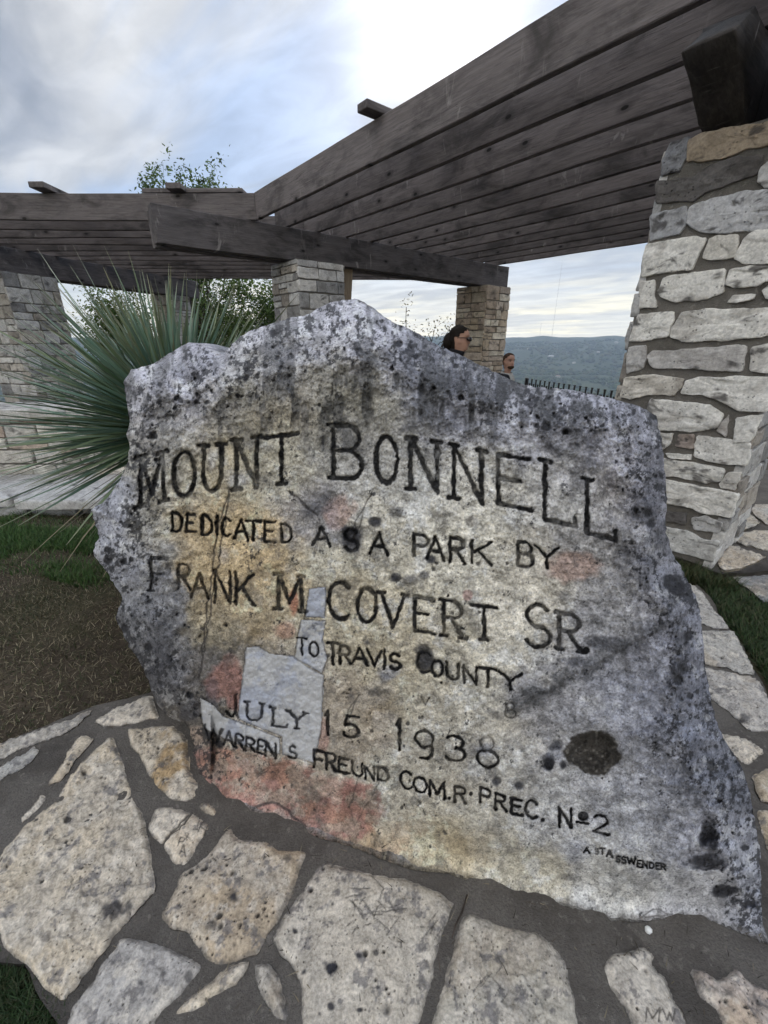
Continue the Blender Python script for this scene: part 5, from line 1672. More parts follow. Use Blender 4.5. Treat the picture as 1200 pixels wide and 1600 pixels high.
    for cx, cy, rx, ry, a in ((1105, 1300, 20, 30, .95), (1096, 1344, 33, 14, .9), (1130, 1391, 24, 9, .95), (1172, 1412, 20, 8, .9), (545, 846, 18, 22, .9), (662, 1033, 15, 19, .8), (1052, 915, 16, 13, .95), (857, 1192, 8, 12, .9),
                              (868, 1166, 15, 9, .7), (585, 815, 11, 8, .85), (674, 875, 9, 8, .85), (619, 903, 8, 8, .85), (776, 1220, 8, 8, .85), (811, 1226, 8, 8, .8), (505, 690, 6, 13, .85), (590, 1080, 26, 8, .6), (1015, 800, 20, 34, .5), (880, 1196, 7, 9, .7), (1062, 1050, 16, 36, .6)):
        col = lerp(col, np.array((.035, .035, .04)), a * blob(P, cx, cy, rx, ry, int(cx * 11 + cy), 0.5, 0.95))
    # mottling and streaks
    col = lerp(col, dark, (0.40 + 0.14 * edge_z) * sstep(.20, .48, fbm(p3(x, y, 18, 1.0, .8), 7, .72, 161)))
    spk = fbm(p3(x, y, 75, 1.0, .8), 5, .72, 166) + .45 * f2 + .55 * edge_z
    col = lerp(col, np.array((.028, .028, .032)), .85 * sstep(.66, .84, spk))
    col = lerp(col, np.array((.07, .07, .072)), .75 * upz * sstep(-.05, .35, fl))
    st = fbm(p3(x, y, 24, 1.0, .22), 5, .65, 171)
    col = lerp(col, np.array((.08, .08, .085)), .60 * sstep(.12, .45, st) * sstep(780, 640, P[:, 1]))
    # pits, cracks and letters hold black dirt
    pit_m = np.maximum(np.maximum(sstep(.1, .5, pb) * .92, sstep(.1, .5, ps) * .82), sstep(.15, .6, pt) * (.2 + .5 * rough_z))
    col = lerp(col, np.array((.03, .03, .034)), pit_m)
    col = lerp(col, np.array((.045, .04, .04)), .85 * sstep(.1, .7, crk))
    hole = blob(P, 925, 1175, 44, 36, 3, .12, .28)
    agg = vn(p3(x, y, 130), 77)
    col = lerp(col, lerp(np.tile(np.array((.050, .045, .040)), (n, 1)), np.array((.15, .14, .125)), sstep(.6, .85, agg) * .8), hole)
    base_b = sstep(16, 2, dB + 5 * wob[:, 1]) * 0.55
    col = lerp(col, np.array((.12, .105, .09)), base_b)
    halo_l = np.clip(let, 0, 1)
    dirt = sstep(.22, .72, let) * np.where(let > .95, 1, .97) * (.62 + .38 * sstep(-.45, .10, m6 + .4 * f2)) * (0.86 + 0.2 * sstep(-.5, .2, f3))
    col = lerp(col, np.array((.021, .021, .023)), np.clip(dirt, 0, .97))
    # ---- marble faces are meshes of their own
    root = empty('inscribed_boulder', (0.05, 1.05, 0.0))
    tag(root, 'huge grey limestone boulder with carved inscription reading MOUNT BONNELL, standing on flagstones', 'boulder')
    owner = np.zeros(len(q), int)
    for pi, (nm, pp, lb) in enumerate(PATCHES):
        pa = np.array(pp)
        ins = np.zeros(len(cen), bool)
        m = ((cen > pa.min(0)) & (cen < pa.max(0))).all(1)
        cx, cy = cen[m, 0] + 0.0, cen[m, 1]
        r_ = np.zeros(len(cx), bool)
        pd = densify(pp, 8, 0.6, 8 + pi)
        for (x1, y1), (x2, y2) in zip(pd, np.roll(pd, -1, 0)):
            cr = (y1 > cy) != (y2 > cy)
            r_ ^= cr & (cx < x1 + (cy - y1) / (y2 - y1 + 1e-12) * (x2 - x1))
        ins[m] = r_
        owner[ins] = pi + 1
    for pi in range(len(PATCHES)):
        fq = q[owner == pi + 1]
        used, inv = np.unique(fq.ravel(), return_inverse=True)
        mc = np.tile(np.array((.45, .45, .46)), (len(used), 1))
        xx, yy = x[used], y[used]
        mc = lerp(mc, np.array((.33, .36, .45)), .6 * sstep(.0, .5, fbm(p3(xx, yy, 16), 4, .6, 201 + pi)))
        mc = lerp(mc, np.array((.17, .18, .22)), .65 * sstep(.25, .6, fbm(p3(xx, yy, 30), 4, .65, 211 + pi)) * (1.0 if pi in (1, 3) else .45))
        mc = lerp(mc, np.array((.03, .03, .034)), .9 * let[used])
        mc = lerp(mc, np.array((.06, .055, .05)), .55 * sstep(.3, .9, joint[used] + .35 * wob[used, 0]))
        o = obj('marble_patch', np_mesh('marble_patch', X[used] - np.array(root.location), [inv.reshape(-1, 4)[:, ::-1]], mc), M['marble'], root)
        o['label'] = PATCHES[pi][2]
    col = lerp(col, np.array((.05, .045, .042)), .6 * sstep(.3, .9, joint + .35 * wob[:, 0]))
    fq = q[owner == 0]
    # ---- sides and back
    bv = np.unique(BE)
    idm = np.full(n, -1)
    idm[bv] = np.arange(len(bv))
    back = np.array((0.26, 0.96, 0.0)) / np.linalg.norm((0.26, 0.96))
    cen3 = np.array((-0.02, 1.02, 0.62))
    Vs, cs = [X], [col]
    prev = bv.copy()
    strips = []
    off = n
    for s, con in ((.06, .998), (.14, .985), (.24, .96), (.34, .92), (.42, .84), (.48, .70), (.51, .45), (.52, .2)):
        B0 = X[bv]
        rel = B0 - cen3
        depth = rel @ back
        flat = rel - depth[:, None] * back
        ring = cen3 + flat * con + (depth * con)[:, None] * back + back * s
        nz = fbm(np.stack((ring[:, 0] * 6, ring[:, 1] * 6, ring[:, 2] * 6), 1), 4, .55, 231)
        ring += (flat / (np.linalg.norm(flat, axis=1)[:, None] + 1e-6)) * (-np.abs(nz) * 0.02 * min(1, s * 5))[:, None] + back * (nz * .02)[:, None]
        ring[:, 2] = np.maximum(ring[:, 2], -0.04)
        Vs.append(ring)
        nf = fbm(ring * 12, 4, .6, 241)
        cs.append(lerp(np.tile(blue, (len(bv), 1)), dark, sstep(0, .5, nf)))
        cur = off + np.arange(len(bv))
        strips.append(np.stack((prev[idm[BE[:, 0]]], prev[idm[BE[:, 1]]], cur[idm[BE[:, 1]]], cur[idm[BE[:, 0]]]), 1))
        prev = cur
        off += len(bv)
    Vs.append((cen3 + back * .53)[None])
    cs.append(dark[None])
    fan = np.stack((prev[idm[BE[:, 0]]], prev[idm[BE[:, 1]]], np.full(len(BE), off)), 1)
    V = np.concatenate(Vs) - np.array(root.location)
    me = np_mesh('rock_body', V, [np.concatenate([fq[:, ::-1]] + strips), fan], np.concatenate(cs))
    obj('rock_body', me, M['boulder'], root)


build_boulder()


# ================================================================== PLANTS
def leaf_quads(cen, size, r_, droop=0.3, aspect=0.5):
    """one small pointed quad per centre"""
    n = len(cen)
    a = r_.uniform(0, 2 * math.pi, n)
    el = r_.normal(-0.1, 0.6, n) - droop * 0.3
    d = np.stack((np.cos(a) * np.cos(el), np.sin(a) * np.cos(el), np.sin(el)), 1)
    up = r_.normal(0, 1, (n, 3)) * 0.6 + np.array((0, 0, 1.0))
    s = np.cross(d, up)
    s /= np.linalg.norm(s, axis=1)[:, None] + 1e-6
    L = (size * r_.uniform(0.6, 1.3, n))[:, None]
    Wd = L * aspect * 0.5
    nrm = np.cross(s, d)
    p0, p1 = cen, cen + d * L
    m = cen + d * L * 0.45 + nrm * L * 0.08
    V = np.stack((p0, m + s * Wd, p1, m - s * Wd), 1).reshape(-1, 3)
    q = np.arange(n * 4).reshape(-1, 4)
    return V, q


def tree(name, label, cat, x, y, height, spread, trunk_r, nlimb, nleaf, leaf, seed, cols, base_frac=0.35, lean=(0, 0), clump=0.45, group=None, twig_r=0.009):
    r = random.Random(seed)
    r_ = np.random.default_rng(seed)
    z0 = float(H(x, y))
    root = empty(name, (x, y, z0))
    tag(root, label, cat, group)
    tb = MB()
    ends = []

    def limb(p, d, L, rad, depth):
        pts, rr = [p], [rad]
        n = 5
        for i in range(n):
            d = d + np.array((r.gauss(0, .16), r.gauss(0, .16), r.gauss(0.03, .10)))
            d /= np.linalg.norm(d)
            p = p + d * L / n
            pts.append(p)
            rr.append(rad * (1 - 0.75 * (i + 1) / n))
            if depth < 2 and i >= 1:
                for _ in range(r.choice((1, 1, 2))):
                    dd = d + np.array((r.gauss(0, .7), r.gauss(0, .7), r.gauss(.1, .4)))
                    dd /= np.linalg.norm(dd)
                    limb(p, dd, L * r.uniform(.42, .62), rr[-1] * .7, depth + 1)
            if depth >= 1 and i >= 2:
                ends.append(p)
        ends.append(p)
        if rad > 0.004:
            tb.tube(pts, np.maximum(rr, twig_r), 7 if depth == 0 else 5)

    top = np.array((lean[0], lean[1], height * base_frac))
    k = 6
    pts = [np.array((0, 0, -0.3))] + [top * (i / k) + np.array((r.gauss(0, .05), r.gauss(0, .05), 0)) * (i < k) for i in range(1, k + 1)]
    tb.tube(pts, [trunk_r * (1.25 - 0.6 * i / k) for i in range(k + 1)], 9)
    for i in range(nlimb):
        a = 2 * math.pi * i / nlimb + r.uniform(-.4, .4)
        tilt = r.uniform(.25, 1.0)
        d = np.array((math.cos(a) * math.sin(tilt) * spread / height * 1.7, math.sin(a) * math.sin(tilt) * spread / height * 1.7, math.cos(tilt)))
        d /= np.linalg.norm(d)
        st = top * r.uniform(.75, 1.0)
        limb(st, d, (height - st[2]) * r.uniform(.75, 1.05) * (1.0 if d[2] > .6 else .8), trunk_r * .55, 0)
    E = np.array(ends)
    fz = (height - .1) / E[:, 2].max()
    fx = (spread * .5) / np.percentile(np.hypot(E[:, 0] - lean[0], E[:, 1] - lean[1]), 96)
    sc3 = np.array((fx, fx, fz))
    off3 = np.array((lean[0], lean[1], 0.0))
    E = (E - off3) * sc3 + off3
    tb.v = [np.where(v[:, 2:] > top[2] * .7, (v - off3) * sc3 + off3, v * np.array((1, 1, fz))) for v in tb.v]
    tr = tb.build('trunk', M['bark'], root)
    pick = r_.integers(0, len(E), nleaf)
    cen = E[pick] + r_.normal(0, 1, (nleaf, 3)) * np.array((clump, clump, clump * .75)) * r_.uniform(.2, 1, (nleaf, 1))
    V, q = leaf_quads(cen, leaf, r_)
    c = np.array(cols)[r_.integers(0, len(cols), len(E))][pick] * r_.uniform(.75, 1.25, (nleaf, 1))
    obj('crown', np_mesh('crown', V, [q], np.repeat(c, 4, 0), False), M['leaf'], root)
    return root


OAK = [(.055, .092, .026), (.075, .125, .034), (.105, .155, .044), (.040, .066, .022)]
LIGHT = [(.115, .175, .052), (.145, .205, .068), (.085, .13, .042)]
OLIVE = [(.055, .060, .028), (.075, .078, .036), (.045, .050, .024)]
tree('oak_tree', 'tall oak with dark trunk whose sparse crown rises above the pergola roof', 'tree', -5.6, 16.0, 8.0, 2.9, 0.17, 9, 9000, 0.12, 5, OAK + LIGHT[:1], .40, (-.75, .2), .17)
tree('oak_tree', 'bushy bright green oak between the dark trunked tree and the middle pillar', 'tree', -4.1, 15.2, 4.4, 3.0, 0.10, 7, 17000, 0.12, 16, OAK + LIGHT, .30, (.1, 0), .50)
tree('oak_tree', 'low dark green oak right behind the thin far pillar at left', 'tree', -6.3, 17.5, 4.6, 3.2, 0.10, 7, 14000, 0.12, 23, OAK, .25, (0, 0), .5)
tree('young_tree', 'light green slender tree behind the yucca tips in the left opening', 'tree', -8.2, 13.6, 4.3, 2.2, 0.06, 6, 6500, 0.10, 31, LIGHT, .30, (.1, 0), .34)
tree('young_tree', 'sparse twiggy tree against the sky between the middle and far pillars', 'tree', 0.9, 13.0, 4.1, 2.4, 0.06, 6, 800, 0.085, 44, OLIVE, .52, (.05, 0), .12, None, .017)
tree('shrub', 'thin yellowish shrub just left of the far pillar foot', 'shrub', 1.45, 12.2, 2.7, 1.3, 0.03, 5, 700, 0.07, 47, [(.13, .12, .04), (.10, .10, .04)], .4, (0, 0), .12, None, .013)


def yucca():
    c = np.array((-1.24, 2.48, 0.0))
    root = empty('yucca', (c[0], c[1], float(H(c[0], c[1]))))
    tag(root, 'big spiky blue green yucca spreading out from behind the left end of the boulder', 'yucca')
    r_ = np.random.default_rng(3)
    head = np.array((0.02, 0.0, 1.06))
    tk = MB()
    tk.tube([(0, 0, -.1), (0.01, 0, .4), (0.02, 0, .8), (0.02, 0, 1.05)], [.13, .11, .11, .09], 12)
    tk.build('trunk', M['bark'], root)

    def blades(n, el_lo, el_hi, Lr, droop, cols, wid, seed, name, tipcol):
        q_ = np.random.default_rng(seed)
        a = q_.uniform(0, 2 * math.pi, n)
        el = np.arcsin(q_.uniform(math.sin(R(el_lo)), math.sin(R(el_hi)), n))
        L = q_.uniform(*Lr, n) * (1 - .08 * np.clip(np.sin(el), 0, 1) ** 2)
        d = np.stack((np.cos(a) * np.cos(el), np.sin(a) * np.cos(el), np.sin(el)), 1)
        side = np.cross(d, np.array((0, 0, 1.0)))
        side /= np.linalg.norm(side, axis=1)[:, None] + 1e-6
        tw = q_.normal(0, .5, n)[:, None]
        nr = np.cross(side, d)
        side = side * np.cos(tw) + nr * np.sin(tw)
        K = 7
        V, C_ = [], []
        base = np.array(cols)[q_.integers(0, len(cols), n)] * q_.uniform(.7, 1.3, (n, 1))
        dr = q_.uniform(*droop, n)
        bend = q_.normal(0, .075, (n, 3))
        for i in range(K):
            t = i / (K - 1)
            p = head + d * (0.04 + L * t)[:, None] + np.array((0, 0, -1.0)) * (dr * (L * t) ** 2 * 0.5)[:, None] + bend * (L * t * t)[:, None]
            w = wid * (1.25 - 0.35 * t) * (1 - t ** 3.5) + 0.0008
            V += [p + side * w, p - side * w]
            cc = lerp(base, np.array(tipcol), 0.65 * max(0, (t - .78) / .22))
            cc = lerp(cc, np.array((.16, .15, .09)), max(0, .2 - t) * 2.0)
            C_ += [cc, cc]
        V = np.stack(V, 1).reshape(-1, 3)
        C_ = np.stack(C_, 1).reshape(-1, 3)
        b0 = np.arange(n)[:, None] * (2 * K)
        i = np.arange(K - 1)[None] * 2
        q = np.stack((b0 + i, b0 + i + 1, b0 + i + 3, b0 + i + 2), -1).reshape(-1, 4)
        return obj(name, np_mesh(name, V, [q], C_), M['blade'], root)

    blades(1350, -14, 88, (.58, .96), (.0, .16), [(.12, .20, .15), (.095, .16, .11), (.165, .25, .185), (.085, .135, .07), (.15, .20, .11)], .0076, 4, 'green_leaves', (.30, .25, .17))
    blades(300, -75, -12, (.50, .85), (.1, .5), [(.20, .17, .11), (.15, .125, .085), (.25, .21, .14), (.10, .08, .055)], .0050, 5, 'dead_leaves', (.28, .23, .16))


yucca()


def blade_field(name, pts, hts, seed, cols, lean=0.5, width=0.0022, mat='grass'):
    q_ = np.random.default_rng(seed)
    n = len(pts)
    a = q_.uniform(0, 2 * math.pi, n)
    ln = np.abs(q_.normal(0, lean, n))
    d = np.stack((np.cos(a) * np.sin(ln), np.sin(a) * np.sin(ln), np.cos(ln)), 1)
    s = np.stack((-np.sin(a), np.cos(a), np.zeros(n)), 1)
    h = hts * q_.uniform(.5, 1.4, n)
    w = width * q_.uniform(.7, 1.4, n)
    V = []
    for t, ww in ((0, 1), (.5, .8), (1.0, .12)):
        p = pts + d * (h * t)[:, None] + np.stack((np.cos(a), np.sin(a), -0.4 * np.ones(n)), 1) * (h * .35 * t * t)[:, None]
        V += [p + s * (w * ww)[:, None], p - s * (w * ww)[:, None]]
    V = np.stack(V, 1).reshape(-1, 3)
    b0 = np.arange(n)[:, None] * 6
    i = np.array([[0, 2]])
    q = np.stack((b0 + i, b0 + i + 1, b0 + i + 3, b0 + i + 2), -1).reshape(-1, 4)
    c = np.array(cols)[q_.integers(0, len(cols), n)] * q_.uniform(.7, 1.3, (n, 1))
    return tag(obj(name, np_mesh(name, V, [q], np.repeat(c, 6, 0), False), M[mat]), kind='stuff')


def scatter(poly, n, seed, dens=None):
    q_ = np.random.default_rng(seed)
    poly = np.array(poly)
    lo, hi = poly.min(0), poly.max(0)
    out = np.zeros((0, 2))
    while len(out) < n:
        p = q_.uniform(lo, hi, (n * 3, 2))
        ins = np.zeros(len(p), bool)
        for (x1, y1), (x2, y2) in zip(poly, np.roll(poly, -1, 0)):
            cr = (y1 > p[:, 1]) != (y2 > p[:, 1])
            ins ^= cr & (p[:, 0] < x1 + (p[:, 1] - y1) / (y2 - y1 + 1e-12) * (x2 - x1))
        p = p[ins]
        if dens is not None:
            p = p[q_.uniform(0, 1, len(p)) < dens(p)]
        out = np.concatenate((out, p))
    out = out[:n]
    return np.stack((out[:, 0], out[:, 1], H(out[:, 0], out[:, 1])), 1)


def ground_cover():
    left = px_pts([(-120, 800), (210, 800), (260, 900), (260, 1080), (150, 1105), (75, 1133), (0, 1156), (-120, 1200)], -.04)
    g1 = px_pts([(-60, 835), (40, 802), (215, 800), (215, 900), (150, 925), (60, 900), (-60, 900)], -.04)
    GREEN = [(.040, .095, .020), (.058, .120, .026), (.032, .070, .018), (.085, .130, .038)]
    DRY = [(.17, .14, .09), (.10, .085, .05), (.26, .22, .15), (.07, .06, .038), (.055, .065, .028)]
    den = lambda p: np.clip(0.25 + 1.2 * fbm(np.concatenate((p * 2.2, np.zeros((len(p), 1))), 1), 3, .5, 300), 0.06, 1)
    P1 = scatter(g1, 17000, 1, den)
    blade_field('grass', P1, np.full(len(P1), .06), 2, GREEN, .55)
    P2 = scatter(left, 9000, 3, den)
    blade_field('grass', P2, np.full(len(P2), .032), 4, [(.05, .062, .024), (.075, .075, .035), (.04, .05, .02)] + DRY[:2], .8, .0018)
    P3 = scatter(left, 26000, 5)
    P3[:, 2] += 0.004
    blade_field('dry_litter', P3, np.full(len(P3), .028), 6, DRY, 1.45, .0016, 'attr')
    right = px_pts([(1040, 860), (1128, 888), (1150, 912), (1185, 938), (1270, 955), (1420, 980), (1520, 1150), (1330, 1260), (1215, 1092), (1185, 1050), (1160, 1005), (1130, 965), (1100, 917)], -.04)
    P4 = scatter(right, 24000, 7, lambda p: np.clip(1.25 - .8 * np.clip(p[:, 0] - 2.1, 0, 2) + .5 * fbm(np.concatenate((p * 3, np.zeros((len(p), 1))), 1), 3, .5, 310), .05, 1))
    blade_field('grass', P4, np.full(len(P4), .06), 8, [(.036, .068, .022), (.052, .088, .028), (.028, .050, .018), (.095, .095, .05)], .6)
    corner = px_pts([(-300, 1400), (-100, 1405), (-10, 1452), (2, 1492), (58, 1552), (98, 1585), (112, 1640), (60, 1760), (-120, 1800), (-380, 1650)], -.04)
    P5 = scatter(corner, 15000, 9, lambda p: np.clip(1.1 - 1.1 * np.clip(-.95 - p[:, 0], 0, 2) + .4 * fbm(np.concatenate((p * 4, np.zeros((len(p), 1))), 1), 3, .5, 311), .04, 1))
    blade_field('grass', P5, np.full(len(P5), .045), 10, [(.024, .05, .016), (.032, .062, .02), (.05, .06, .028)], .6, .0018)
    # tuft of longer grass at the pillar foot
    foot = [(1.95, 2.55), (2.30, 2.36), (2.42, 2.42), (2.34, 2.54), (1.95, 2.96)]
    P6 = scatter(foot, 1800, 11)
    blade_field('grass', P6, np.full(len(P6), .10), 12, [(.035, .06, .02), (.09, .085, .04), (.05, .07, .025)], .5)
    # bits of straw and grit on the path
    q_ = np.random.default_rng(15)
    pp = on_z(q_.uniform(150, 1190, 260), q_.uniform(1290, 1595, 260), 0.006)
    blade_field('straw', pp, np.full(len(pp), .020), 16, [(.20, .17, .12), (.08, .065, .05), (.03, .025, .02)], 1.5, .0011, 'attr')


ground_cover()


def twig():
    mb = MB()
    pts = on_z(np.array([730, 722, 712, 706]), np.array([1398, 1425, 1445, 1466]), 0.010)
    mb.tube(pts, [.0022, .0028, .0022, .0012], 6)
    o = mb.build('twig', M['bark'])
    tag(o, 'thin dark twig lying in the joint between two flagstones at bottom centre', 'twig')
    mb = MB()
    q_ = np.random.default_rng(2)
    c = on_z(1013, 1454, 0.0)
    ang = np.arange(8) * math.pi / 4
    V = [c + np.array((0, 0, .012))]
    for rr, z in ((.006, .010), (.009, .005), (.008, -.002)):
        V += [c + np.array((rr * math.cos(a) * q_.uniform(.85, 1.15), rr * math.sin(a) * q_.uniform(.85, 1.15), z)) for a in ang]
    t = [(0, 1 + k, 1 + (k + 1) % 8) for k in range(8)]
    qd = [(1 + i * 8 + k, 1 + (i + 1) * 8 + k, 1 + (i + 1) * 8 + (k + 1) % 8, 1 + i * 8 + (k + 1) % 8) for i in range(2) for k in range(8)]
    mb.add(V, qd, t)
    tag(mb.build('pebble', mat_plain('white_pebble', (.7, .7, .68), .6, .3, .1)), 'tiny white pebble on the mortar at the boulder foot', 'pebble')


twig()


# ================================================================== PEOPLE
SKIN = mat_plain('skin', (.40, .23, .165), 0.55, 0.35, 0.06, 20)
HAIR_D = mat_plain('dark_hair', (.011, .008, .006), 0.75, 0.12, 0.5, 140)
HAIR_B = mat_plain('brown_hair', (.055, .032, .020), 0.8, 0.12, 0.5, 140)
BLACK = mat_plain('black_cloth', (.016, .016, .019), 0.9, 0.15, 0.3, 30)
DENIM = mat_plain('dark_denim', (.035, .045, .075), 0.9, 0.15, 0.3, 40)
HOOD = mat_plain('grey_hood', (.36, .35, .33), 0.95, 0.1, 0.1, 40)
LENS = mat_plain('sunglass_lens', (.02, .012, .012), 0.15, 0.5, 0.1)
SHOE = mat_plain('shoe_leather', (.03, .026, .024), 0.6, 0.3, 0.2)

HEAD = [  # z above chin, front, back, half width
    (-.34, .085, -.095, .155), (-.26, .085, -.095, .170), (-.19, .065, -.085, .140), (-.14, .050, -.070, .085), (-.10, .046, -.062, .060), (-.05, .048, -.064, .056), (-.015, .058, -.068, .055), (0.0, .088, -.072, .045),
    (.012, .099, -.076, .052), (.03, .093, -.080, .058), (.043, .100, -.084, .062), (.053, .094, -.087, .065), (.062, .099, -.089, .067), (.075, .096, -.092, .070), (.092, .094, -.096, .072),
    (.108, .088, -.098, .073), (.122, .092, -.100, .074), (.135, .100, -.101, .075), (.155, .099, -.101, .075), (.180, .086, -.094, .070), (.200, .064, -.078, .058), (.215, .034, -.050, .038), (.222, .004, -.012, .010)]


def loft_head(seg=28):
    V = []
    for z, f, b_, w in HEAD:
        cy, ry = (f + b_) / 2, (f - b_) / 2
        for k in range(seg):
            a = 2 * math.pi * k / seg
            sx, sy = math.cos(a), math.sin(a)
            px_, py_ = w * math.copysign(abs(sx) ** .9, sx), cy + ry * math.copysign(abs(sy) ** .9, sy)
            fa = abs(a - math.pi / 2)
            if .06 < z < .125 and fa < .35:                       # nose
                prof = {.062: .012, .075: .026, .092: .020, .108: .012, .122: .006}.get(z, 0)
                py_ += prof * (1 - fa / .35) ** 1.2
            if z in (.108, .122) and .3 < fa < .8:                # eye sockets
                py_ -= .007
            if .055 < z < .125 and abs(abs(a - math.pi / 2) - math.pi / 2) < .12:   # ears
                px_ *= 1.16
            V.append((px_, py_, z))
    n = len(HEAD)
    q = [(i * seg + k, i * seg + (k + 1) % seg, (i + 1) * seg + (k + 1) % seg, (i + 1) * seg + k) for i in range(n - 1) for k in range(seg)]
    return np.array(V), q, seg, n


def rot_pts(V, yaw, pitch=0.0, roll=0.0):
    Mx = Matrix.Rotation(yaw, 3, 'Z') @ Matrix.Rotation(roll, 3, 'Y') @ Matrix.Rotation(pitch, 3, 'X')
    return np.asarray(V) @ np.array(Mx).T


def skin_mesh(name, joints, edges, mat, parent, root_i=0, sub=2):
    me = bpy.data.meshes.new(name)
    me.from_pydata([j[:3] for j in joints], edges, [])
    o = obj(name, me, mat, parent)
    o.modifiers.new('skin', 'SKIN')
    if not me.skin_vertices:
        me.skin_vertices.new()
    for i, j in enumerate(joints):
        sv = me.skin_vertices[0].data[i]
        rr = j[3] if isinstance(j[3], tuple) else (j[3], j[3])
        sv.radius = rr
        sv.use_root = i == root_i
    s = o.modifiers.new('sub', 'SUBSURF')
    s.levels = s.render_levels = sub
    return o


def person(label, x, y, z0, chin, body_yaw, head_yaw, head_pitch, woman):
    root = empty('person', (x, y, z0), body_yaw)
    tag(root, label, 'person')
    V, q, seg, n = loft_head()
    hv = V.copy()
    top = hv[:, 2] > -.06
    w = np.clip((hv[:, 2] + .14) / .14, 0, 1)[:, None]
    hv = hv * (1 - w) + rot_pts(hv, head_yaw - body_yaw, head_pitch) * w
    hv[:, 2] += chin
    # legs, arms and trunk under the clothes close the body downwards
    c = len(hv)
    V2 = np.concatenate((hv, [(0, 0, chin + .22), (0, 0, chin - .34)]))
    V2[c] = hv[(n - 1) * seg:].mean(0)
    t = [((n - 1) * seg + k, (n - 1) * seg + (k + 1) % seg, c) for k in range(seg)] + [((k + 1) % seg, k, c + 1) for k in range(seg)]
    me = np_mesh('body', V2, [np.array(q), np.array(t)])
    o = obj('body', me, SKIN, root)
    s = o.modifiers.new('sub', 'SUBSURF')
    s.levels = s.render_levels = 1
    sh = chin - (.165 if woman else .085)
    ly = 0.0 if woman else -0.085
    hip = chin * .60
    kn, an = hip * .54, .09
    sw = .165 if woman else .205
    J = [(0, 0, hip, (.15, .11)), (0, .0, hip + (sh - hip) * .45, (.13, .10)), (0, -.01 + ly, sh - .10, (.165, .125)), (0, -.015 + ly * .7, sh + .02, (.09, .085)),
         (sw, -.01 + ly, sh - .03, .06), (sw + .07, -.03, sh - .30, .05), (sw + .01, .12, sh - .47, .042), (-sw, -.01 + ly, sh - .03, .06), (-sw - .07, -.03, sh - .30, .05), (-sw - .01, .12, sh - .47, .042)]
    E = [(0, 1), (1, 2), (2, 3), (2, 4), (4, 5), (5, 6), (2, 7), (7, 8), (8, 9)]
    skin_mesh('jacket', J, E, BLACK, root)
    L = [(0, 0, hip - .02, (.15, .11)), (.09, 0, hip - .10, .085), (.10, .02, kn, .06), (.10, -.01, an, .05), (-.09, 0, hip - .10, .085), (-.10, .03, kn, .06), (-.10, 0, an, .05)]
    skin_mesh('trousers', L, [(0, 1), (1, 2), (2, 3), (0, 4), (4, 5), (5, 6)], DENIM, root)
    for sx in (.10, -.10):
        skin_mesh('shoe', [(sx, -.05, .05, .045), (sx, .06, .045, .045), (sx, .16, .035, .035)], [(0, 1), (1, 2)], SHOE, root)
    yaw = head_yaw - body_yaw

    def headpart(name, Vp, qp, mat, tp=None, sub=1):
        Vr = rot_pts(Vp, yaw, head_pitch)
        Vr[:, 2] += chin
        fs = [np.array(qp)] if qp is not None and len(qp) else []
        if tp is not None:
            fs.append(np.array(tp))
        o_ = obj(name, np_mesh(name, Vr, fs), mat, root)
        if sub:
            m_ = o_.modifiers.new('sub', 'SUBSURF')
            m_.levels = m_.render_levels = sub
        return o_

    # hair cap follows the skull, open at the face
    off = .010 if woman else .007
    cap, ids = [], {}
    rows = [i for i, h in enumerate(HEAD) if h[0] >= .0]
    for i in rows:
        z = HEAD[i][0]
        for k in range(seg):
            a = 2 * math.pi * k / seg
            p = V[i * seg + k].copy()
            cen = np.array((0, 0, .1))
            d = p - cen
            d /= np.linalg.norm(d) + 1e-6
            ids[(i, k)] = len(cap)
            cap.append(p + d * (off + .0035 * math.sin(a * 17 + z * 60) + .003 * math.sin(a * 31 - z * 90)))
    hq = []
    for a_, b_ in zip(rows[:-1], rows[1:]):
        for k in range(seg):
            ang = 2 * math.pi * (k + .5) / seg
            front = abs(ang - math.pi / 2)
            front = min(front, 2 * math.pi - front)
            zz = HEAD[b_][0]
            lim = (1.95 if zz < .13 else 1.5 if zz < .16 else 1.1 if zz < .185 else .75 if zz < .203 else 0.0)
            if woman and zz < .02:
                lim = 2.2
            if not woman and zz < .06:
                lim = 2.2
            if front >= lim:
                hq.append((ids[(a_, k)], ids[(a_, (k + 1) % seg)], ids[(b_, (k + 1) % seg)], ids[(b_, k)]))
    tc = len(cap)
    cap.append(np.array((0, -.004, .224 + off)))
    last = rows[-1]
    tq = [(ids[(last, k)], ids[(last, (k + 1) % seg)], tc) for k in range(seg)]
    hair = headpart('hair', np.array(cap), hq, HAIR_D if woman else HAIR_B, tq)
    m_ = hair.modifiers.new('solid', 'SOLIDIFY')
    m_.thickness = .008

    def ball(name, cx, cy, cz, rx, ry, rz, mat, ns=12):
        Vb, qb = [], []
        for i in range(1, ns):
            th = math.pi * i / ns
            for k in range(ns * 2):
                ph = math.pi * k / ns
                Vb.append((cx + rx * math.sin(th) * math.cos(ph), cy + ry * math.sin(th) * math.sin(ph), cz + rz * math.cos(th)))
        m = ns * 2
        for i in range(ns - 2):
            for k in range(m):
                qb.append((i * m + k, (i + 1) * m + k, (i + 1) * m + (k + 1) % m, i * m + (k + 1) % m))
        Vb += [(cx, cy, cz + rz), (cx, cy, cz - rz)]
        tb_ = [(len(Vb) - 2, k, (k + 1) % m) for k in range(m)] + [(len(Vb) - 1, (ns - 2) * m + (k + 1) % m, (ns - 2) * m + k) for k in range(m)]
        return headpart(name, np.array(Vb), qb, mat, tb_, 0)

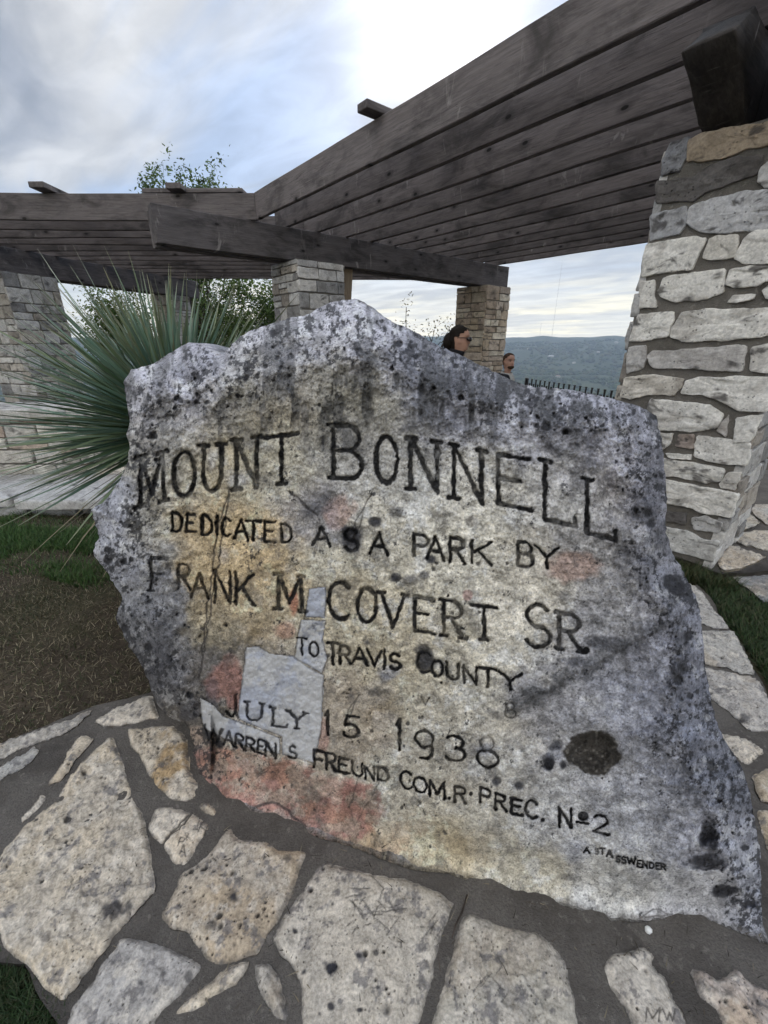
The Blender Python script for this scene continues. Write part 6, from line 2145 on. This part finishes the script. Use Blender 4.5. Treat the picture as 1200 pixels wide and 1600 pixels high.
    if woman:
        ball('hair_bun', 0, -.108, .072, .060, .056, .088, HAIR_D)
        mb = MB()
        for sx in (-1, 1):
            mb.tube([(sx * .066, .078, .112), (sx * .055, .096, .108), (sx * .034, .106, .106), (sx * .012, .108, .108)], [.012, .021, .022, .010], 10)
            mb.tube([(sx * .072, .080, .116), (sx * .078, .02, .116), (sx * .078, -.02, .112)], .0035, 6)
        Vg = np.concatenate(mb.v)
        headpart('sunglasses', Vg, np.concatenate(mb.f4), LENS, np.concatenate(mb.f3), 0)
        mb = MB()
        rr = 20
        Vc, qc = [], []
        for z, s in ((-.13, 1.0), (-.085, .98), (-.035, 1.02), (.0, 1.14)):
            for k in range(rr):
                a = 2 * math.pi * k / rr
                Vc.append((.072 * s * math.cos(a), -.012 + .074 * s * math.sin(a), z + .012 * math.sin(a) * -1))
        for i in range(3):
            for k in range(rr):
                qc.append((i * rr + k, i * rr + (k + 1) % rr, (i + 1) * rr + (k + 1) % rr, (i + 1) * rr + k))
        cl = headpart('collar', np.array(Vc), qc, BLACK)
        m_ = cl.modifiers.new('solid', 'SOLIDIFY')
        m_.thickness = .014
        ball('mouth', 0, .094, .047, .020, .007, .006, mat_plain('lips', (.34, .13, .11), .5, .3, .1))
    else:
        for sx in (-1, 1):
            ball('eye', sx * .033, .082, .110, .011, .006, .006, LENS, 8)
            ball('eyebrow', sx * .033, .092, .128, .020, .006, .005, HAIR_B, 8)
        ball('beard', 0, .062, .020, .054, .043, .030, HAIR_B)
        ball('mouth', 0, .100, .047, .022, .006, .005, mat_plain('lips', (.36, .15, .13), .5, .3, .1))
        rr = 20
        Vc, qc = [], []
        for z, s, sh_ in ((-.17, 1.55, 0), (-.12, 1.45, 0), (-.085, 1.22, .0), (-.05, 1.05, -.005), (-.055, .9, -.005)):
            for k in range(rr):
                a = 2 * math.pi * k / rr
                Vc.append((.084 * s * math.cos(a), -.02 + sh_ + .084 * s * math.sin(a), z - .018 * math.sin(a)))
        for i in range(4):
            for k in range(rr):
                qc.append((i * rr + k, i * rr + (k + 1) % rr, (i + 1) * rr + (k + 1) % rr, (i + 1) * rr + k))
        cl = headpart('hood', np.array(Vc), qc, HOOD)
        m_ = cl.modifiers.new('solid', 'SOLIDIFY')
        m_.thickness = .02
    return root


wy = 4.6
person('person with dark hair in a bun and sunglasses, in profile before the far pillar', 0.765, wy, float(H(.765, wy)) + .05, 1.425, R(-80), R(-102), R(-3), True)
my = 6.9
person('bearded person in a black jacket and pale hood beside the far pillar', 1.95, my, float(H(1.95, my)) + .045, 1.62, R(-85), R(-158), R(2), False)


# ================================================================== FAR VIEW
def woods():
    q_ = np.random.default_rng(77)
    t = (1 + 5 ** .5) / 2
    iv = np.array([(-1, t, 0), (1, t, 0), (-1, -t, 0), (1, -t, 0), (0, -1, t), (0, 1, t), (0, -1, -t), (0, 1, -t), (t, 0, -1), (t, 0, 1), (-t, 0, -1), (-t, 0, 1)], float)
    iv /= np.linalg.norm(iv[0])
    it = np.array([(0, 11, 5), (0, 5, 1), (0, 1, 7), (0, 7, 10), (0, 10, 11), (1, 5, 9), (5, 11, 4), (11, 10, 2), (10, 7, 6), (7, 1, 8), (3, 9, 4), (3, 4, 2), (3, 2, 6), (3, 6, 8), (3, 8, 9), (4, 9, 5), (2, 4, 11), (6, 2, 10), (8, 6, 7), (9, 8, 1)])
    # subdivide once
    mid, vs, fs = {}, [tuple(v) for v in iv], []
    def m_(a, b_):
        k = (min(a, b_), max(a, b_))
        if k not in mid:
            p = np.array(vs[a]) + np.array(vs[b_])
            vs.append(tuple(p / np.linalg.norm(p)))
            mid[k] = len(vs) - 1
        return mid[k]
    for a, b_, c in it:
        x, y_, z_ = m_(a, b_), m_(b_, c), m_(c, a)
        fs += [(a, x, z_), (b_, y_, x), (c, z_, y_), (x, y_, z_)]
    iv, it = np.array(vs), np.array(fs)
    n = 17000
    r = np.sqrt(q_.uniform(150 ** 2, 2300 ** 2, n))
    r = np.where(q_.uniform(0, 1, n) < .55, q_.uniform(150, 1500, n), r)
    az = q_.uniform(-.12, .78, n)
    lf = q_.uniform(0, 1, n) < .22
    az = np.where(lf, q_.uniform(-.95, -.1, n), az)
    x, y = r * np.sin(az), r * np.cos(az)
    size = q_.uniform(3.2, 6.5, n) * (0.75 + .35 * np.clip(r / 1500, 0, 1.2))
    z = H(x, y) + size * .35
    keep = fbm(np.stack((x / 90, y / 90, np.zeros(n)), 1), 3, .5, 401) > -.45
    x, y, z, size, r = x[keep], y[keep], z[keep], size[keep], r[keep]
    n = len(x)
    jit = q_.uniform(.72, 1.25, (n, len(iv), 1))
    V = iv[None] * jit * (size[:, None] * np.array((1, 1, .72))[None])[:, None, :] + np.stack((x, y, z), 1)[:, None, :]
    F = (it[None] + (np.arange(n) * len(iv))[:, None, None]).reshape(-1, 3)
    pal = np.array([(.036, .056, .020), (.050, .074, .026), (.070, .094, .036), (.030, .044, .018), (.085, .088, .040)])
    col = pal[q_.integers(0, len(pal), n)] * q_.uniform(.75, 1.25, (n, 1))
    m, b, bs = new_mat('far_woods', 0.95, 0.05)
    b.put(bs.inputs['Base Color'], attr(b))
    tag(obj('woods', np_mesh('woods', V.reshape(-1, 3), [F], np.repeat(col, len(iv), 0), False), m), 'tree covered valley and hillside below the overlook', None, None, 'stuff')


woods()


def far_house(px, py, dist, w, dpt, h, label, wallc, roofc, rz):
    d = rays(px, py)
    d = d / np.hypot(d[0], d[1])
    ts = np.arange(250.0, 2900.0, 6.0)
    gap_ = CAM[2] + d[2] * ts - 5.0 - H(d[0] * ts, d[1] * ts)
    hit = np.nonzero(gap_ < 0)[0]
    dist2 = ts[hit[0]] if len(hit) else dist
    w, dpt = .62 * w * dist2 / dist, .62 * dpt * dist2 / dist
    x, y = d[0] * dist2, d[1] * dist2
    z = float(H(x, y)) - 1.0
    h = 5.0
    root = empty('house', (x, y, z), rz)
    tag(root, label, 'house', 'pale houses among the trees on the far hillside')
    mb = MB()
    mb.box((-w / 2, -dpt / 2, 0), (w / 2, dpt / 2, h))
    mb.build('wall', mat_plain('house_wall', wallc, .9, .1, .1, .5), root, False)
    mb = MB()
    o_ = .6
    V = [(-w / 2 - o_, -dpt / 2 - o_, h), (w / 2 + o_, -dpt / 2 - o_, h), (w / 2 + o_, dpt / 2 + o_, h), (-w / 2 - o_, dpt / 2 + o_, h), (-w / 2 + dpt * .3, 0, h + dpt * .28), (w / 2 - dpt * .3, 0, h + dpt * .28)]
    mb.add(V, [(0, 1, 5, 4), (2, 3, 4, 5), (0, 3, 2, 1)], [(1, 2, 5), (3, 0, 4)])
    mb.build('roof', mat_plain('house_roof', roofc, .8, .2, .1, .5), root, False)
    for k in range(4):
        mb = MB()
        cx = -w / 2 + w * (k + .5) / 4
        mb.box((cx - w * .06, -dpt / 2 - .08, h - 2.6), (cx + w * .06, -dpt / 2 + .05, h - .8))
        mb.build('window', LENS, root, False)


for i, (px, py, dist, w, lb) in enumerate(((861, 556, 1750, 34, 'widest white building among the trees on the far hillside'), (897, 566, 1500, 15, 'bright white house right of the widest building on the far hillside'),
                                           (872, 587, 1150, 16, 'pale house lowest on the wooded valley side'), (826, 544, 2050, 18, 'small pale house near the far pillar on the upper hillside'),
                                           (963, 534, 2450, 26, 'white house highest on the far ridge close to the near pillar'), (935, 549, 1900, 16, 'small house between the ridge and the bright white house'))):
    far_house(px, py, dist, w, w * .45, 6.0, lb, (.62, .60, .57), (.55, .54, .52) if i != 2 else (.35, .22, .17), R(20 - 12 * i))


def mast(px, ytop, dist, label, wid):
    d = rays(px, 520)
    d = d / np.hypot(d[0], d[1])
    x, y = d[0] * dist, d[1] * dist
    z = float(H(x, y)) - 1
    dt = rays(px, ytop)
    top = CAM[2] + dt[2] / np.hypot(dt[0], dt[1]) * dist
    root = empty('radio_mast', (x, y, z))
    tag(root, label, 'mast')
    hgt = top - z
    mb = MB()
    for k in range(3):
        a = k * 2 * math.pi / 3
        mb.tube([(wid * math.cos(a), wid * math.sin(a), 0), (wid * math.cos(a), wid * math.sin(a), hgt)], wid * .28, 5)
    st = 6.0
    zz = 0.0
    k = 0
    while zz < hgt - st:
        a, b_ = (k % 3) * 2 * math.pi / 3, ((k + 1) % 3) * 2 * math.pi / 3
        mb.tube([(wid * math.cos(a), wid * math.sin(a), zz), (wid * math.cos(b_), wid * math.sin(b_), zz + st)], wid * .18, 4, None, False)
        zz += st
        k += 1
    mb.build('lattice', mat_plain('mast_steel', (.22, .20, .20), .7, .3, .1), root)
    mb = MB()
    mb.tube([(0, 0, hgt), (0, 0, hgt * 1.04)], wid * .25, 6)
    mb.build('antenna', mat_plain('mast_steel_top', (.22, .20, .20), .7, .3, .1), root)


mast(863, 412, 2650, 'taller thin radio mast on the far ridge', 0.75)
mast(844, 505, 2650, 'shorter thin radio mast on the far ridge', 0.55)


# ------------------------------------------------------------------ air
def haze():
    me = bpy.data.meshes.new('haze')
    bm = bmesh.new()
    bmesh.ops.create_cube(bm, size=1.0)
    for v in bm.verts:
        v.co.x *= 7000
        v.co.y *= 7000
        v.co.z = -155.0 if v.co.z < 0 else 640.0
    bm.to_mesh(me)
    bm.free()
    m = bpy.data.materials.new('air')
    m.use_nodes = True
    t = m.node_tree
    t.nodes.clear()
    out = t.nodes.new('ShaderNodeOutputMaterial')
    v = t.nodes.new('ShaderNodeVolumePrincipled')
    v.inputs['Color'].default_value = (.60, .75, 1.0, 1)
    v.inputs['Density'].default_value = HAZE_DENSITY
    v.inputs['Anisotropy'].default_value = 0.25
    t.links.new(v.outputs[0], out.inputs['Volume'])
    tag(obj('haze', me, m), kind='stuff')


HAZE_DENSITY = 0.00031
haze()
